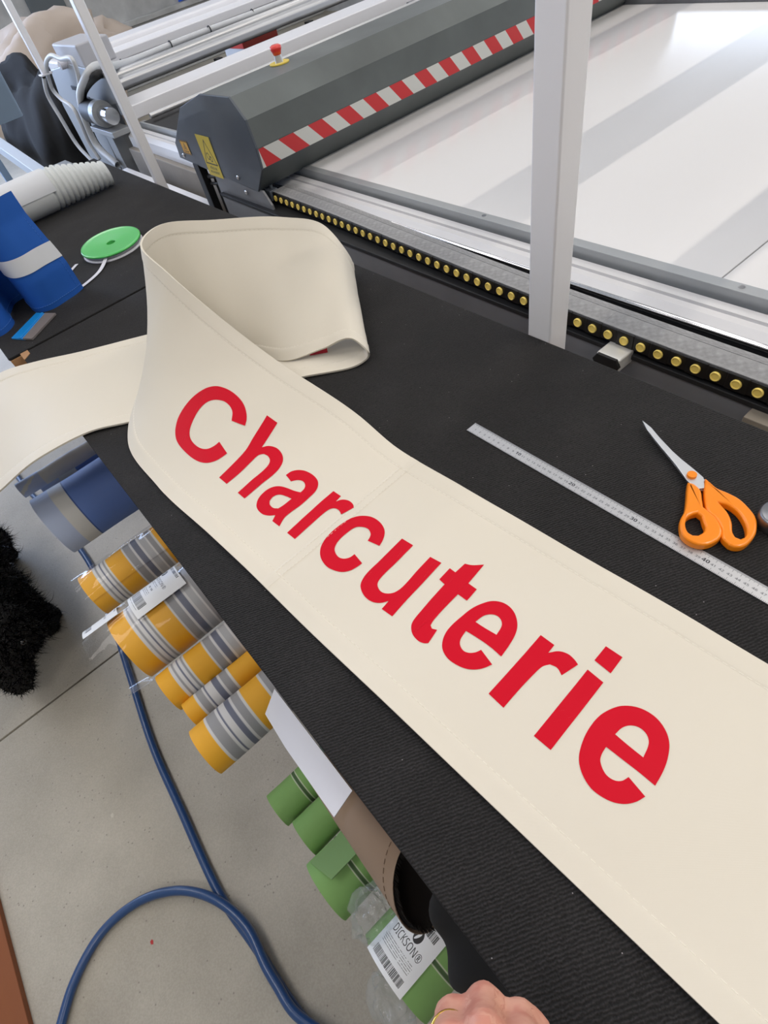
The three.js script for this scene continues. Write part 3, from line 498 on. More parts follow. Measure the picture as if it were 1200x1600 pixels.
{
  const N = RIB.length, A = RIB.map(r => V(r[0], r[1], r[2])), B = RIB.map(r => V(r[3], r[4], r[5])), T = [0];
  for (let i = 1; i < N; i++) T.push(T[i - 1] + (A[i].distanceTo(A[i - 1]) + B[i].distanceTo(B[i - 1])) / 2);
  const edge = (P, t) => {
    let i = 0; while (i < N - 2 && t > T[i + 1]) i++;
    const m = j => { if (j === 0) return P[1].clone().sub(P[0]).divideScalar(T[1] - T[0]); if (j === N - 1) return P[j].clone().sub(P[j - 1]).divideScalar(T[j] - T[j - 1]); const d0 = T[j] - T[j - 1], d1 = T[j + 1] - T[j]; return P[j].clone().sub(P[j - 1]).multiplyScalar(d1 / d0).add(P[j + 1].clone().sub(P[j]).multiplyScalar(d0 / d1)).divideScalar(d0 + d1); };
    const h = T[i + 1] - T[i], u = (t - T[i]) / h, u2 = u * u, u3 = u2 * u;
    return P[i].clone().multiplyScalar(2 * u3 - 3 * u2 + 1).addScaledVector(m(i), (u3 - 2 * u2 + u) * h).addScaledVector(P[i + 1], 3 * u2 - 2 * u3).addScaledVector(m(i + 1), (u3 - u2) * h);
  };
  const base = (t, v) => edge(A, t).lerp(edge(B, t), v);
  const W = 0.31, T0 = T[1], hem = 0.027 / W;
  const normal = (t, v) => { const e = 0.004, dt = base(Math.min(t + e, T[N - 1]), v).sub(base(Math.max(t - e, 0), v)), dv = edge(B, t).sub(edge(A, t)); return dv.cross(dt).normalize(); };
  const wave = (t, v) => 0.0011 * Math.sin(t * 23 + v * 3) * Math.sin(v * 3.1 + t * 5) + 0.0011 * (fbm(t / 4 + 0.02, v * 0.3 + 0.1, 24, 3, 40) - 0.5) * 2 + 0.0025 * Math.max(0, 1 - v * 7) * (0.6 + Math.sin(t * 17)) * (t < 1.75 ? 1 : 0);
  const thick = (t, v) => { // the hems and the cross seam are double cloth
    const e = Math.min(v, 1 - v); let k = 0.0007; if (e < hem) k += 0.0011 * Math.min(1, (hem - e) / 0.012) ** 0.5; if (e > hem * 0.93 && e < hem * 1.07) k -= 0.0002;
    const s = Math.abs(t - T0 - 0.80); if (s < 0.008) k += 0.0005; return k;
  };
  const at = (t, v, off) => base(t, v).addScaledVector(normal(t, v), wave(t, v) + off);
  const rows = [0, 0.004, 0.02, 0.05, 0.075, hem * 0.94, hem, hem * 1.07, 0.11, 0.16, 0.22, 0.3, 0.38, 0.46, 0.54, 0.62, 0.7, 0.78, 0.84, 0.89, 1 - hem * 1.07, 1 - hem, 1 - hem * 0.94, 0.925, 0.95, 0.98, 0.996, 1];
  const cols = []; for (let t = 0.25; t < T[N - 1]; t += t < 1.4 ? 0.012 : 0.006) cols.push(t);
  for (const s of [-0.0085, -0.0075, 0.0075, 0.0085]) cols.push(T0 + 0.80 + s); cols.sort((a, b) => a - b);
  const f = side => (u, v) => { const t = cols[Math.round(u * (cols.length - 1))], w = rows[Math.round(v * (rows.length - 1))]; return at(t, w, side * thick(t, w)).toArray(); };
  const nu = cols.length - 1, nv = rows.length - 1;
  const up = surf(f(1), nu, nv), dn = surf(f(-1), nu, nv), rimG = [];
  for (const v of [0, nv]) rimG.push(surf((u, w) => f(w * 2 - 1)(u, v / nv), nu, 1));
  for (const u of [0, nu]) rimG.push(surf((w, v) => f(w * 2 - 1)(u / nu, v), 1, nv));
  for (const g of [up, dn]) { const uv = g.attributes.uv; for (let i = 0; i < uv.count; i++) uv.setXY(i, cols[Math.round(uv.getX(i) * nu)], rows[Math.round(uv.getY(i) * nv)] * W); }
  const b = thing('fabric_banner', 'long cream fabric banner with red lettering, looped over itself on the black table', 'banner');
  mesh('cloth', [up, dn, ...rimG], M.banner, b);
  // seams: short thread stitches along both hems and the cross seam
  const st = [], dash = (t, v, dt, dv) => { for (const s of [1, -1]) { const p = at(t, v, s * (thick(t, v) + 0.0002)), q = at(t + dt, v + dv, s * (thick(t + dt, v + dv) + 0.0002)); st.push(flat(rod(p.toArray(), q.toArray(), 0.00045, 5))); } };
  for (let t = 0.3; t < T[N - 1] - 0.02; t += 0.0085) { dash(t, hem, 0.005, 0); dash(t, 1 - hem, 0.005, 0); }
  for (let v = hem; v < 1 - hem; v += 0.022) for (const s of [-0.006, 0.006]) dash(T0 + 0.80 + s, v, 0, 0.013);
  mesh('stitching', st, M.thread, b).userData.kind = 'stuff';
  // cut vinyl letters laid on the cloth
  const tess = new TessellateModifier(0.012, 5);
  for (const k of ['C', 'h', 'a', 'r', 'c', 'u', 't', 'e', 'r2', 'i', 'e2']) {
    const g0 = GLYPHS[k].map(o => roundOff(pairs(o).map(([s, v]) => [-s / 1000, v / 1000]), 5, 44)), shapes = [];
    if (k === 'i') for (const o of GLYPHS.i) { const s = new THREE.Shape(); trace(s, pairs(o).map(([s, v]) => [-s / 1000, v / 1000])); shapes.push(s); }
    else { const s = new THREE.Shape(); trace(s, g0[0]); for (const h of g0.slice(1)) { const p = new THREE.Path(); trace(p, h); s.holes.push(p); } shapes.push(s); }
    let g = tess.modify(new THREE.ShapeGeometry(shapes)); const p = g.attributes.position, nn = new Float32Array(p.count * 3);
    for (let i = 0; i < p.count; i++) { const t = T0 - p.getX(i), v = p.getY(i) / W, q = at(t, v, thick(t, v) + 0.0006), m = normal(t, v); p.setXYZ(i, q.x, q.y, q.z); nn.set([m.x, m.y, m.z], i * 3); }
    g = flat(g); g.computeVertexNormals();
    mesh('letter', muv(mergeVertices(g, 1e-5)), M.vinyl, b).userData.label = 'red letter ' + k[0];
  }
  // a red letter tip of the text on the part lying under the loop
  { const t = T[18] + 0.056, g = surf((u, v) => at(t + 0.034 * u, 0.2 + 0.35 * v, 0.0013 + 0.0).toArray(), 4, 4); g.computeVertexNormals(); mesh('letter', g, M.vinyl, b); }
}

// ---------------------------------------------------------------- tools on the table
{
  const c = canvasTex(2048, 88, (x, w, h) => {
    x.fillStyle = '#ffffff'; x.fillRect(0, 0, w, h); x.fillStyle = '#55565a'; const mm = w / 620;
    for (let i = 0; i <= 600; i++) { const l = i % 10 ? (i % 5 ? 12 : 18) : 26; x.fillRect(i * mm + 4, 0, 1, l); if (i % 2 === 0) x.fillRect(i * mm + 4, h - l * 0.7, 1, l * 0.7); }
    x.textAlign = 'center'; for (let i = 1; i <= 60; i++) { x.font = i % 10 ? '20px sans-serif' : 'bold 30px sans-serif'; x.fillText(i % 10 ? String(i) : String(i), i * 10 * mm + 4, 56); }
  });
  const t = thing('steel_ruler', 'long steel ruler lying on the black carpet beside the banner', 'ruler', [-0.5, 0.9008, -0.4735]);
  const g = bx(0, 0, -0.0108, 0.62, 0.0012, 0.0108, 0.0003); const p = g.attributes.position, n = g.attributes.normal, uv = g.attributes.uv;
  for (let i = 0; i < p.count; i++) uv.setXY(i, p.getX(i) / 0.62, 0.5 - p.getZ(i) / 0.0216);
  mesh('rule_blade', g, std(0xb9bbbf, 0.46, { metalness: 0.75, map: c }), t);
}
{
  const t = thing('scissors', 'dressmaking scissors with orange handles and steel blades lying on the black carpet', 'scissors', [-0.182, 0.9, -0.579]);
  const d = (a, k = 0.001) => pairs(a).map(([x, z]) => [x * k + 0.182, z * k + 0.579]);
  const bladeA = d([-294, -636, -275, -630, -238, -610, -209, -599, -186, -592, -169, -586, -158, -570, -165, -562, -182, -568, -209, -585, -250, -607, -278, -623]);
  const bladeB = d([-291, -634, -262, -625, -226, -608, -200, -598, -178, -592, -150, -578, -160, -566, -190, -575, -222, -593, -255, -611]);
  mesh('blade', prism(bladeA, 'y', 0.0085, 0.0112, 0.0006), M.blade, t); mesh('blade', prism(bladeB, 'y', 0.0052, 0.008, 0.0006), M.blade, t);
  const hA = d([-179, -564, -173, -552, -165, -537, -156, -518, -152, -501, -145, -489, -137, -481, -126, -478, -116, -480, -109, -485, -104, -494, -102, -507, -106, -518, -114, -526, -123, -532, -135, -536, -142, -538, -150, -549, -159, -561, -171, -566]);
  const hAh = d([-143, -498, -147, -508, -146, -517, -142, -524, -136, -523, -129, -515, -124, -510, -121, -502, -123, -493, -128, -489, -135, -490]);
  const hB = d([-166, -584, -158, -582, -146, -578, -132, -579, -116, -578, -98, -570, -87, -562, -80, -551, -75, -538, -74, -524, -76, -512, -82, -505, -89, -503, -101, -508, -109, -520, -122, -530, -134, -534, -146, -548, -157, -566]);
  const hBh = d([-132, -557, -122, -560, -108, -557, -96, -549, -87, -539, -81, -528, -84, -520, -90, -519, -96, -524, -104, -537, -115, -548, -124, -553]);
  mesh('handle', prism(roundOff(hA), 'y', 0.001, 0.0145, 0.0034, [roundOff(hAh)]), M.orange, t);
  mesh('handle', prism(roundOff(hB), 'y', 0.0012, 0.014, 0.0034, [roundOff(hBh)]), M.orange, t);
  mesh('pivot', new THREE.CylinderGeometry(0.0062, 0.0066, 0.004, 24).translate(0, 0.0128, 0), M.orange, t);
}
{
  const t = thing('steel_weight', 'small round grey metal weight beside the scissors at the right edge', 'weight', [-0.067, 0.9, -0.578]);
  mesh('weight_body', new THREE.LatheGeometry([[0, 0], [0.022, 0], [0.024, 0.002], [0.024, 0.018], [0.021, 0.022], [0.008, 0.0225], [0, 0.0225]].map(p => new THREE.Vector2(...p)), 40), std(0x84868b, 0.32, { metalness: 0.9 }), t);
}
{
  const t = thing('tape_reel', 'round green plastic reel lying on the far black carpet', 'reel', [-1.955, 0.9, -0.39]); t.rotation.z = -0.05;
  const disc = (y) => new THREE.LatheGeometry([[0.014, y], [0.016, y + 0.0025], [0.078, y + 0.003], [0.088, y + 0.006], [0.094, y + 0.005], [0.096, y + 0.001], [0.092, y - 0.001], [0.014, y - 0.001], [0.014, y]].map(p => new THREE.Vector2(...p)), 64);
  mesh('flange', disc(0.003), M.whiteStrap, t, 'pale lower flange'); mesh('flange', disc(0.018), M.green, t, 'green upper flange');
  mesh('wound_tape', new THREE.LatheGeometry([[0.02, 0.008], [0.089, 0.008], [0.089, 0.019], [0.02, 0.019]].map(p => new THREE.Vector2(...p)), 64), M.whiteStrap, t);
  mesh('hub', new THREE.LatheGeometry([[0.0145, 0.002], [0.021, 0.002], [0.021, 0.0185], [0.0145, 0.0185], [0.0145, 0.002]].map(p => new THREE.Vector2(...p)), 32), M.green, t);
  const s = thing('tape_end', 'narrow white tape running from the green reel to the blue cloth', 'tape');
  const sc = curve([[-1.888, 0.913, -0.345], [-1.86, 0.905, -0.318], [-1.83, 0.9025, -0.287], [-1.795, 0.9025, -0.225], [-1.79, 0.9025, -0.20]]);
  mesh('tape_strip', sheet((u, v) => { const p = sc.getPoint(u), d = sc.getTangent(u); return [p.x + d.z * 0.013 * (v - 0.5), p.y, p.z - d.x * 0.013 * (v - 0.5)]; }, 24, 2, 0.0012), M.whiteStrap, s);
  const s2 = thing('tape_scrap', 'short cut end of white tape sticking out behind the blue cloth', 'tape');
  mesh('tape_strip', sheet((u, v) => [-1.972 + 0.05 * u + 0.008 * (v - 0.5), 0.9018, -0.268 + 0.055 * u - 0.008 * (v - 0.5)], 6, 2, 0.0012), M.whiteStrap, s2);
}
{
  const t = thing('squeegee', 'flat blue squeegee with a grey felt edge lying near the carpet seam', 'squeegee');
  mesh('card', prism([[-1.697, 0.017], [-1.652, -0.008], [-1.733, -0.096], [-1.772, -0.076]], 'y', 0.9, 0.905, 0.001), M.squeegeeBlue, t);
  mesh('card_ridge', prism([[-1.672, 0.003], [-1.664, -0.001], [-1.745, -0.09], [-1.752, -0.086]], 'y', 0.905, 0.907, 0.0008), M.squeegeeBlue, t);
  mesh('felt_edge', prism([[-1.657, -0.005], [-1.629, -0.022], [-1.704, -0.113], [-1.738, -0.093]], 'y', 0.9005, 0.9065, 0.001), M.felt, t);
}
// blue cloth standing in folds, with a paper band
{
  const t = thing('blue_awning_cloth', 'rolled blue awning cloth with a pale paper band standing on the far black table', 'cloth');
  const path = curve([[-1.802, 0, -0.222], [-1.778, 0, -0.178], [-1.768, 0, -0.13], [-1.792, 0, -0.088], [-1.84, 0, -0.073], [-1.885, 0, -0.085], [-1.905, 0, -0.11], [-1.93, 0, -0.09], [-1.925, 0, -0.045], [-1.87, 0, -0.022], [-1.80, 0, -0.008], [-1.768, 0, 0.03], [-1.79, 0, 0.07], [-1.86, 0, 0.085], [-1.93, 0, 0.06]]);
  const H = 0.265, fn = (u, v, off = 0) => { const p = path.getPointAt(Math.min(1, Math.max(0, u))), d = path.getTangentAt(Math.min(1, Math.max(0, u))), y = v * H, tw = Math.min(1, Math.max(0, (v - 0.3) / 0.5)); const sq = 1 - 0.12 * tw; const cx = -1.87, cz = -0.08; const k = 0.003 * Math.sin(u * 40 + v * 3) * (1 - v) + off + (v < 0.07 ? 0.0008 : 0); return [cx + (p.x - cx) * (1 + 0.06 * (1 - v)) * sq - 0.01 * tw + d.z * k + 0.012, 0.9005 + y + 0.002 * Math.sin(u * 23), cz + (p.z - cz) * sq - d.x * k]; };
  mesh('cloth', sheet((u, v) => fn(u, v), 150, 30, 0.0022), M.blueCloth, t);
  mesh('paper_band', sheet((u, v) => fn(0.0 + 0.36 * u, 0.36 + 0.16 * v + 0.02 * Math.sin(u * 3), 0.0032), 60, 6, 0.0006), M.paper, t, 'pale paper band');
  const st = []; for (let i = 0; i < 110; i++) { const u = 0.004 + i * 0.009; for (const v of [0.055]) { const a = fn(u, v, 0.0016), b = fn(u + 0.006, v, 0.0016); if (u < 0.98) st.push(flat(rod(a, b, 0.0006, 5))); } } for (let i = 0; i < 24; i++) { st.push(flat(rod(fn(0.022, 0.06 + i * 0.03, 0.0018), fn(0.022, 0.08 + i * 0.03, 0.0018), 0.0005, 5))); }
  mesh('stitching', st, M.blueThread, t).userData.kind = 'stuff';
}
// pleated roll with a sheet of paper on it
{
  const t = thing('pleated_cloth_roll', 'pale grey pleated cloth roll lying across the far black table', 'cloth roll', [-2.566, 0.967, -0.1]);
  const R = z => 0.066 - (z > 0.36 ? (z - 0.36) * 0.14 : 0), Lr = 0.535;
  const g = surf((u, v) => { const z = Lr * v, a = u * 6.2832, pl = z > 0.30 && z < 0.53 ? 0.0075 * Math.max(0, 1 - 3.2 * Math.abs((((z - 0.30) / 0.0205) % 1 + 1) % 1 - 0.5)) : 0, r = (R(z) - pl) * (v > 0.997 ? 0.9 : 1); return [r * Math.sin(a), r * Math.cos(a) - (R(0) - R(z)), -z]; }, 64, 420); flip(g);
  mesh('rolled_cloth', g, M.greyCloth, t);
  const sp = surf((u, v) => { const a = u * 37, r = R(Lr) * (0.15 + 0.85 * u); return [r * Math.sin(a), r * Math.cos(a) - (R(0) - R(Lr)), -Lr + 0.002 + 0.03 * v]; }, 300, 1); mesh('roll_end', sp, M.greyCloth, t);
  const p = mesh('paper_sheet', sheet((u, v) => { const a = 1.5 - 1.7 * v, r = 0.0685 + 0.001 * Math.sin(u * 5 + v * 4); return [r * Math.sin(a), r * Math.cos(a), -0.03 - 0.29 * u]; }, 24, 24, 0.0004), M.paper, t, 'sheet of white paper');
}

// ---------------------------------------------------------------- fabric rolls on the shelf
function stripes(bands) {                     // bands: [metres from the end, colour]
  return canvasTex(8, 1024, (c, w, h) => { bands.forEach(([z, col], i) => { const z1 = bands[i + 1]?.[0] ?? 0.9; c.fillStyle = col; c.fillRect(0, z / 0.9 * h, w, (z1 - z) / 0.9 * h + 1); }); });
}
const YEL = '#eeb02a', WHI = '#d9dadb', GRY = '#9c9ea2', DRK = '#6f7588', MID = '#b9bcc0';
function pattern(off) {                       // one repeat of the awning stripe
  const rep = [[0, YEL], [0.030, WHI], [0.036, GRY], [0.040, WHI], [0.047, DRK], [0.050, WHI], [0.056, GRY], [0.060, WHI], [0.064, YEL], [0.104, WHI], [0.108, GRY], [0.123, WHI], [0.128, DRK], [0.141, WHI], [0.146, MID], [0.160, WHI], [0.164, GRY], [0.175, WHI], [0.180, YEL]];
  const o = []; for (let k = -1; k < 6; k++) for (const [z, c] of rep) { const q = z + k * 0.22 - off; o.push([q, c]); }
  const i = o.findIndex(b => b[0] > 0) - 1; return o.slice(i).map(([z, c], j) => [j ? z : 0, c]).filter(b => b[0] < 0.88);
}
// roll: axis along z from the visible end ze back under the table; outer wrap is a spiral with a loose edge
function clothRoll(name, label, group, x, y, r, ze, mat, opt = {}) {
  const t = thing(name, label, 'cloth roll', [x, y, ze], 0, group), L = opt.len ?? 0.72, a0 = opt.edge ?? 2.2;
  const sp = a => r - 0.0022 * (1 - a / (2 * Math.PI));
  const g = surf((u, v) => { const a = u * 2 * Math.PI, q = sp(a) + 0.0006 * Math.sin(v * 26 + a * 2); return [q * Math.sin(a + a0), q * Math.cos(a + a0), -L * v]; }, 72, 30, [1, L / 0.9]);
  flip(g); { const uv = g.attributes.uv; for (let i = 0; i < uv.count; i++) uv.setY(i, 1 - uv.getY(i)); }
  mesh('outer_wrap', g, mat, t);
  const sp2 = surf((u, v) => { const a = u * 12 * Math.PI, q = r * (0.35 + 0.63 * u); return [q * Math.sin(a + a0), q * Math.cos(a + a0), -0.001 - 0.05 * v]; }, 260, 1); mesh('inner_wraps', sp2, opt.inner ?? mat, t);
  const cr = r * 0.36; mesh('core_tube', new THREE.LatheGeometry([[cr, 0.002], [cr - 0.004, 0.002], [cr - 0.004, -L], [cr, -L], [cr, 0.002]].map(p => new THREE.Vector2(...p)), 28).rotateX(Math.PI / 2), M.cardboard, t);
  return t;
}
const cloth = (map, rough = 0.62) => std(0xffffff, rough, { map, bumpMap: weave, bumpScale: 0.00012 });
const YG = 'yellow and grey striped cloth rolls', GG = 'plain green cloth rolls', BG = 'blue and white striped cloth rolls';
const LB = '#b4c3e0', BW = '#d0d2d0', BL = '#5f7fc4', BD = '#34508f';
clothRoll('cloth_roll', 'thick blue, white and pale blue striped cloth roll nearest the table corner', BG, -1.298, 0.623, 0.083, 0.220, cloth(stripes([[0, LB], [0.044, BW], [0.079, BD], [0.082, BL], [0.19, BD], [0.193, BW], [0.22, LB], [0.3, BL]])));
clothRoll('cloth_roll', 'smaller pale blue, white and blue cloth roll behind the thick blue one', BG, -1.462, 0.600, 0.060, 0.196, cloth(stripes([[0, LB], [0.05, BW], [0.098, BL], [0.2, BW], [0.25, LB]])));
clothRoll('cloth_roll', 'thin pale blue cloth roll wedged between the two blue striped rolls', BG, -1.420, 0.68, 0.022, 0.232, cloth(stripes([[0, LB], [0.06, BW]])), { len: 0.5 });
const y1 = clothRoll('cloth_roll', 'yellow and grey striped cloth roll in clear film, next to the blue rolls', YG, -1.038, 0.593, 0.053, 0.226, cloth(stripes(pattern(-0.004)), 0.5), { edge: 1.0 });
const y2 = clothRoll('cloth_roll', 'thickest yellow and grey striped cloth roll, in clear film with a white label', YG, -0.824, 0.613, 0.073, 0.210, cloth(stripes(pattern(-0.006)), 0.42), { edge: 3 });
clothRoll('cloth_roll', 'medium yellow and grey striped cloth roll between the labelled roll and the thin one', YG, -0.699, 0.582, 0.042, 0.198, cloth(stripes(pattern(0.001))));
clothRoll('cloth_roll', 'thinnest yellow and grey striped cloth roll, squeezed between two thicker ones', YG, -0.632, 0.575, 0.027, 0.187, cloth(stripes([[0, YEL], [0.026, WHI], [0.031, GRY], [0.044, WHI], [0.048, DRK], [0.051, WHI], [0.066, DRK], [0.078, WHI], [0.083, GRY], [0.098, WHI], [0.103, YEL], [0.2, WHI]])));
clothRoll('cloth_roll', 'yellow and grey striped cloth roll next to the glossy white strip', YG, -0.542, 0.588, 0.048, 0.194, cloth(stripes([[0, YEL], [0.03, WHI], [0.035, GRY], [0.053, WHI], [0.058, DRK], [0.061, WHI], [0.073, DRK], [0.083, WHI], [0.088, GRY], [0.102, WHI], [0.107, YEL], [0.145, WHI], [0.15, GRY], [0.16, WHI], [0.2, YEL]])));
const greens = stripes([[0, '#7fab63'], [0.050, '#d6dcc8'], [0.0515, '#44603a'], [0.057, '#d6dcc8'], [0.0585, '#7fab63'], [0.09, '#b9c4bb'], [0.1, '#5c7468'], [0.16, '#90a59a'], [0.2, '#7fab63']]);
clothRoll('cloth_roll', 'green cloth roll just past the yellow rolls, partly under the white strip', GG, -0.378, 0.571, 0.031, 0.150, cloth(greens, 0.75), { edge: 3.5 });
clothRoll('cloth_roll', 'middle plain green cloth roll half covered by the brown cloth', GG, -0.314, 0.572, 0.032, 0.139, cloth(stripes([[0, '#7fab63']]), 0.75), { edge: 3.5 });
const g3 = clothRoll('cloth_roll', 'green cloth roll with a loose flap of cloth lifting off its top', GG, -0.230, 0.587, 0.047, 0.152, cloth(greens, 0.75), { edge: 3.9 });
mesh('loose_flap', sheet((u, v) => [-0.036 + 0.046 * v + 0.0, 0.031 + 0.024 * v + 0.008 * Math.sin(v * 2), -0.008 - 0.09 * u - 0.016 * v], 10, 12, 0.001), M.greenCloth, g3);
const g4 = clothRoll('cloth_roll', 'thick green cloth roll carrying a white label beside the hand', GG, -0.089, 0.601, 0.061, 0.135, cloth(greens, 0.7), { edge: 4 });

// labels: print on paper
function label(w, h, draw) { return std(0xffffff, 0.5, { map: canvasTex(w, h, (c) => { c.fillStyle = '#e8ecf0'; c.fillRect(0, 0, w, h); c.fillStyle = '#15161a'; draw(c, w, h); }) }); }
const drop = (c, x, y, r) => { c.beginPath(); c.arc(x, y, r, 0, 7); c.fill(); c.save(); c.fillStyle = '#e8ecf0'; c.beginPath(); c.ellipse(x - r * 0.12, y + r * 0.05, r * 0.22, r * 0.72, 0.55, 0, 7); c.fill(); c.restore(); };
const bars = (c, x, y, w, h, s) => { let q = x, i = s; while (q < x + w) { const b = 2 + hash(i++, 3, 9) * 6; c.fillRect(q, y, b, h); q += b + 2 + hash(i++, 4, 9) * 5; } };
const lines = (c, x, y, n, w, s) => { for (let i = 0; i < n; i++) for (let q = 0; q < w; q += 7) if (hash(i, q, s) > 0.25) c.fillRect(x + q, y + i * 14, 5, 4); };
const labA = label(330, 460, (c, w, h) => { bars(c, 20, 14, 220, 26, 4); drop(c, 70, 96, 30); c.font = '44px sans-serif'; c.fillText('DICKSON®', 34, 176); lines(c, 40, 196, 2, 150, 3); c.font = 'bold 24px sans-serif'; c.fillText('100  106', 96, 258); lines(c, 60, 280, 3, 130, 8); bars(c, 40, 340, 230, 78, 5); lines(c, 60, 430, 1, 190, 6); });
const labB = label(512, 440, (c, w, h) => { c.font = '74px sans-serif'; c.fillText('DICKSON®', 70, 230); drop(c, 300, 120, 46); bars(c, 90, 20, 340, 56, 7); lines(c, 90, 90, 2, 130, 5); lines(c, 60, 262, 5, 370, 12); c.fillRect(60, 340, 4, 4); bars(c, 60, 356, 380, 54, 21); });
// a label wrapped on a roll: angle range a0..a1 from the top, z range
function wrapLabel(t, r, a0, a1, z0, z1, mat) { const g = surf((u, v) => { const a = a0 + (a1 - a0) * u; return [r * Math.sin(a), r * Math.cos(a), z0 + (z1 - z0) * v]; }, 16, 6); return mesh('paper_label', g, mat, t); }
wrapLabel(y2, 0.0835, -0.80, 0.28, -0.055, -0.165, labA);
wrapLabel(y2, 0.0835, -1.15, -0.25, 0.045, -0.030, labA);
function filmWrap(t, r, z0, z1, s) { mesh('clear_film', surf((u, v) => { const a = u * 6.2832, z = z0 + (z1 - z0) * v, over = Math.max(0, z) * 2.2, q = r * (1 - over * 0.9) + 0.0012 * Math.sin(a * 9 + v * 14) + 0.006 * (vnoise(u * 14, v * 10, 14, s) - 0.5) * (0.35 + over * 6); return [q * Math.sin(a), q * Math.cos(a), z]; }, 96, 40), M.film, t); }
filmWrap(y1, 0.0575, 0.012, -0.36, 3); filmWrap(y2, 0.0795, 0.055, -0.3, 9);
wrapLabel(g4, 0.0635, -0.70, 0.42, 0.002, -0.080, labB);
mesh('tape_strip', sheet((u, v) => { const a = 0.0 - 0.5 * u, r = 0.066 + 0.02 * (1 - u); return [r * Math.sin(a) - 0.005 + 0.007 * v, r * Math.cos(a), -0.075 + 0.05 * u + 0.003 * v]; }, 12, 2, 0.0006), M.film, g4, 'strip of clear tape');
// crumpled bag ends
crumple('plastic_bag', 'crumpled clear grey plastic bag between two green rolls', 'plastic bag', [-0.150, 0.645, 0.108], [0.03, 0.032, 0.034], M.bag, 12, 0.5);
crumple('plastic_bag', 'crumpled clear plastic bag end hanging below the label of the green roll', 'plastic bag', [-0.075, 0.585, 0.158], [0.036, 0.032, 0.026], M.bag, 15, 0.5);
// glossy white strip leaning on the table edge
{
  const t = thing('glossy_strip', 'glossy white plastic strip clipped along the table edge above the green rolls', 'strip');
  mesh('strip_sheet', sheet((u, v) => [-0.385 + 0.168 * u - 0.004 * v * (1 - u), 0.868 - 0.022 * v - 0.02 * (1 - u) * v, 0.0265 + 0.034 * v - 0.010 * Math.max(0, 0.35 - u) * v], 30, 8, 0.0016), M.gloss, t);
}
// brown cloth with a dark fleece lining, rolled open under the table edge
{
  const t = thing('brown_cloth', 'rolled brown cloth with black fleece lining hanging under the table edge', 'cloth');
  const R = 0.047;
  const f = (off, k0, k1) => (u, v) => { const an = -1.3 + 7.4 * v, r = (R + off) * (0.8 + 0.2 * u) * (1 - 0.03 * Math.max(0, an - 3)), k = k0 + (k1 - k0) * u, xe = -0.120 - 0.034 * Math.cos(an) + 0.016 * Math.sin(an); return [-0.31 + (xe + 0.31) * k, 0.742 - 0.02 * k + r * Math.cos(an) + 0.0015 * Math.sin(k * 9 + an * 3) - 0.003 * Math.exp(-(((k - 0.45) / 0.05) ** 2)), 0.031 + r * Math.sin(an)]; };
  mesh('outer_cloth', sheet(f(0, 0, 1), 40, 70, 0.002), M.suede, t);
  mesh('fleece_lining', sheet(f(-0.0045, 0, 0.985), 30, 70, 0.006), M.fleece, t, 'black fleece lining');
  const st = []; for (let i = 0; i < 40; i++) { const q = f(0.0014, 0, 1); st.push(flat(rod(q(0.9, i / 40), q(0.9, i / 40 + 0.015), 0.0005, 5))); } mesh('stitching', st, std(0x6b543e, 0.7), t).userData.kind = 'stuff';
  const tu = []; for (let i = 0; i < 900; i++) { const v = rnd(), q = f(-0.006, 0, 1)(rr(0.93, 1.0), v); tu.push(flat(new THREE.ConeGeometry(0.0012, rr(0.006, 0.012), 3).rotateZ(-Math.PI / 2 + rr(-0.5, 0.5)).rotateX(rr(-0.5, 0.5)).translate(q[0] + 0.003, q[1], q[2]))); } mesh('fleece_pile', tu, M.fleece, t).userData.kind = 'stuff';
}
{
  const t = thing('black_cloth', 'black cloth sagging from under the table edge beside the green roll', 'cloth');
  mesh('draped_cloth', sheet((u, v) => { const x = -0.086 + 0.137 * u, sag = Math.sin(Math.min(1, u * 1.15) * Math.PI) ** 0.7; return [x, 0.866 - 0.13 * v * (0.3 + 0.7 * sag), 0.024 + 0.036 * Math.sin(v * Math.PI * 0.8) * sag + 0.012 * Math.sin(u * 15 + v * 2) * v - 0.05 * Math.max(0, v - 0.75)]; }, 40, 24, 0.003), M.blackCloth, t);
}
// ---------------------------------------------------------------- on the floor
{
  const p = [[-3.3, 0.011, 0.42], [-2.645, 0.011, 0.395], [-2.532, 0.011, 0.388], [-2.2, 0.011, 0.345], [-1.899, 0.011, 0.322], [-1.782, 0.011, 0.324], [-1.5, 0.011, 0.355], [-1.253, 0.011, 0.391], [-0.994, 0.011, 0.427], [-0.797, 0.011, 0.438], [-0.539, 0.011, 0.449], [-0.395, 0.011, 0.433], [-0.272, 0.011, 0.424], [-0.211, 0.012, 0.415], [-0.06, 0.013, 0.38], [0.10, 0.014, 0.30], [0.16, 0.016, 0.18], [0.06, 0.018, 0.17], [-0.08, 0.022, 0.33], [-0.234, 0.034, 0.418], [-0.30, 0.034, 0.425], [-0.346, 0.034, 0.427], [-0.436, 0.034, 0.424], [-0.535, 0.034, 0.457], [-0.62, 0.026, 0.525], [-0.674, 0.014, 0.62], [-0.680, 0.012, 0.717], [-0.637, 0.012, 0.805], [-0.56, 0.012, 0.88], [-0.5, 0.012, 0.96], [-0.47, 0.012, 1.2]];
  const t = thing('air_hose', 'long dark blue air hose looping across the grey concrete floor', 'hose'); mesh('hose', tube(p, 0.0108, 420, 14), M.hose, t);
  mesh('hose_tip', rod([-0.47, 0.012, 1.19], [-0.465, 0.012, 1.25], 0.008), M.steel, t);
}
{
  const t = thing('wooden_board', 'worn brown wooden board lying on the concrete at the bottom left', 'board', [-0.9, 0, 1.2]);
  mesh('board_panel', bx(-0.5, 0.0, -0.284, 0.295, 0.018, 0.5, 0.002), M.board, t);
}
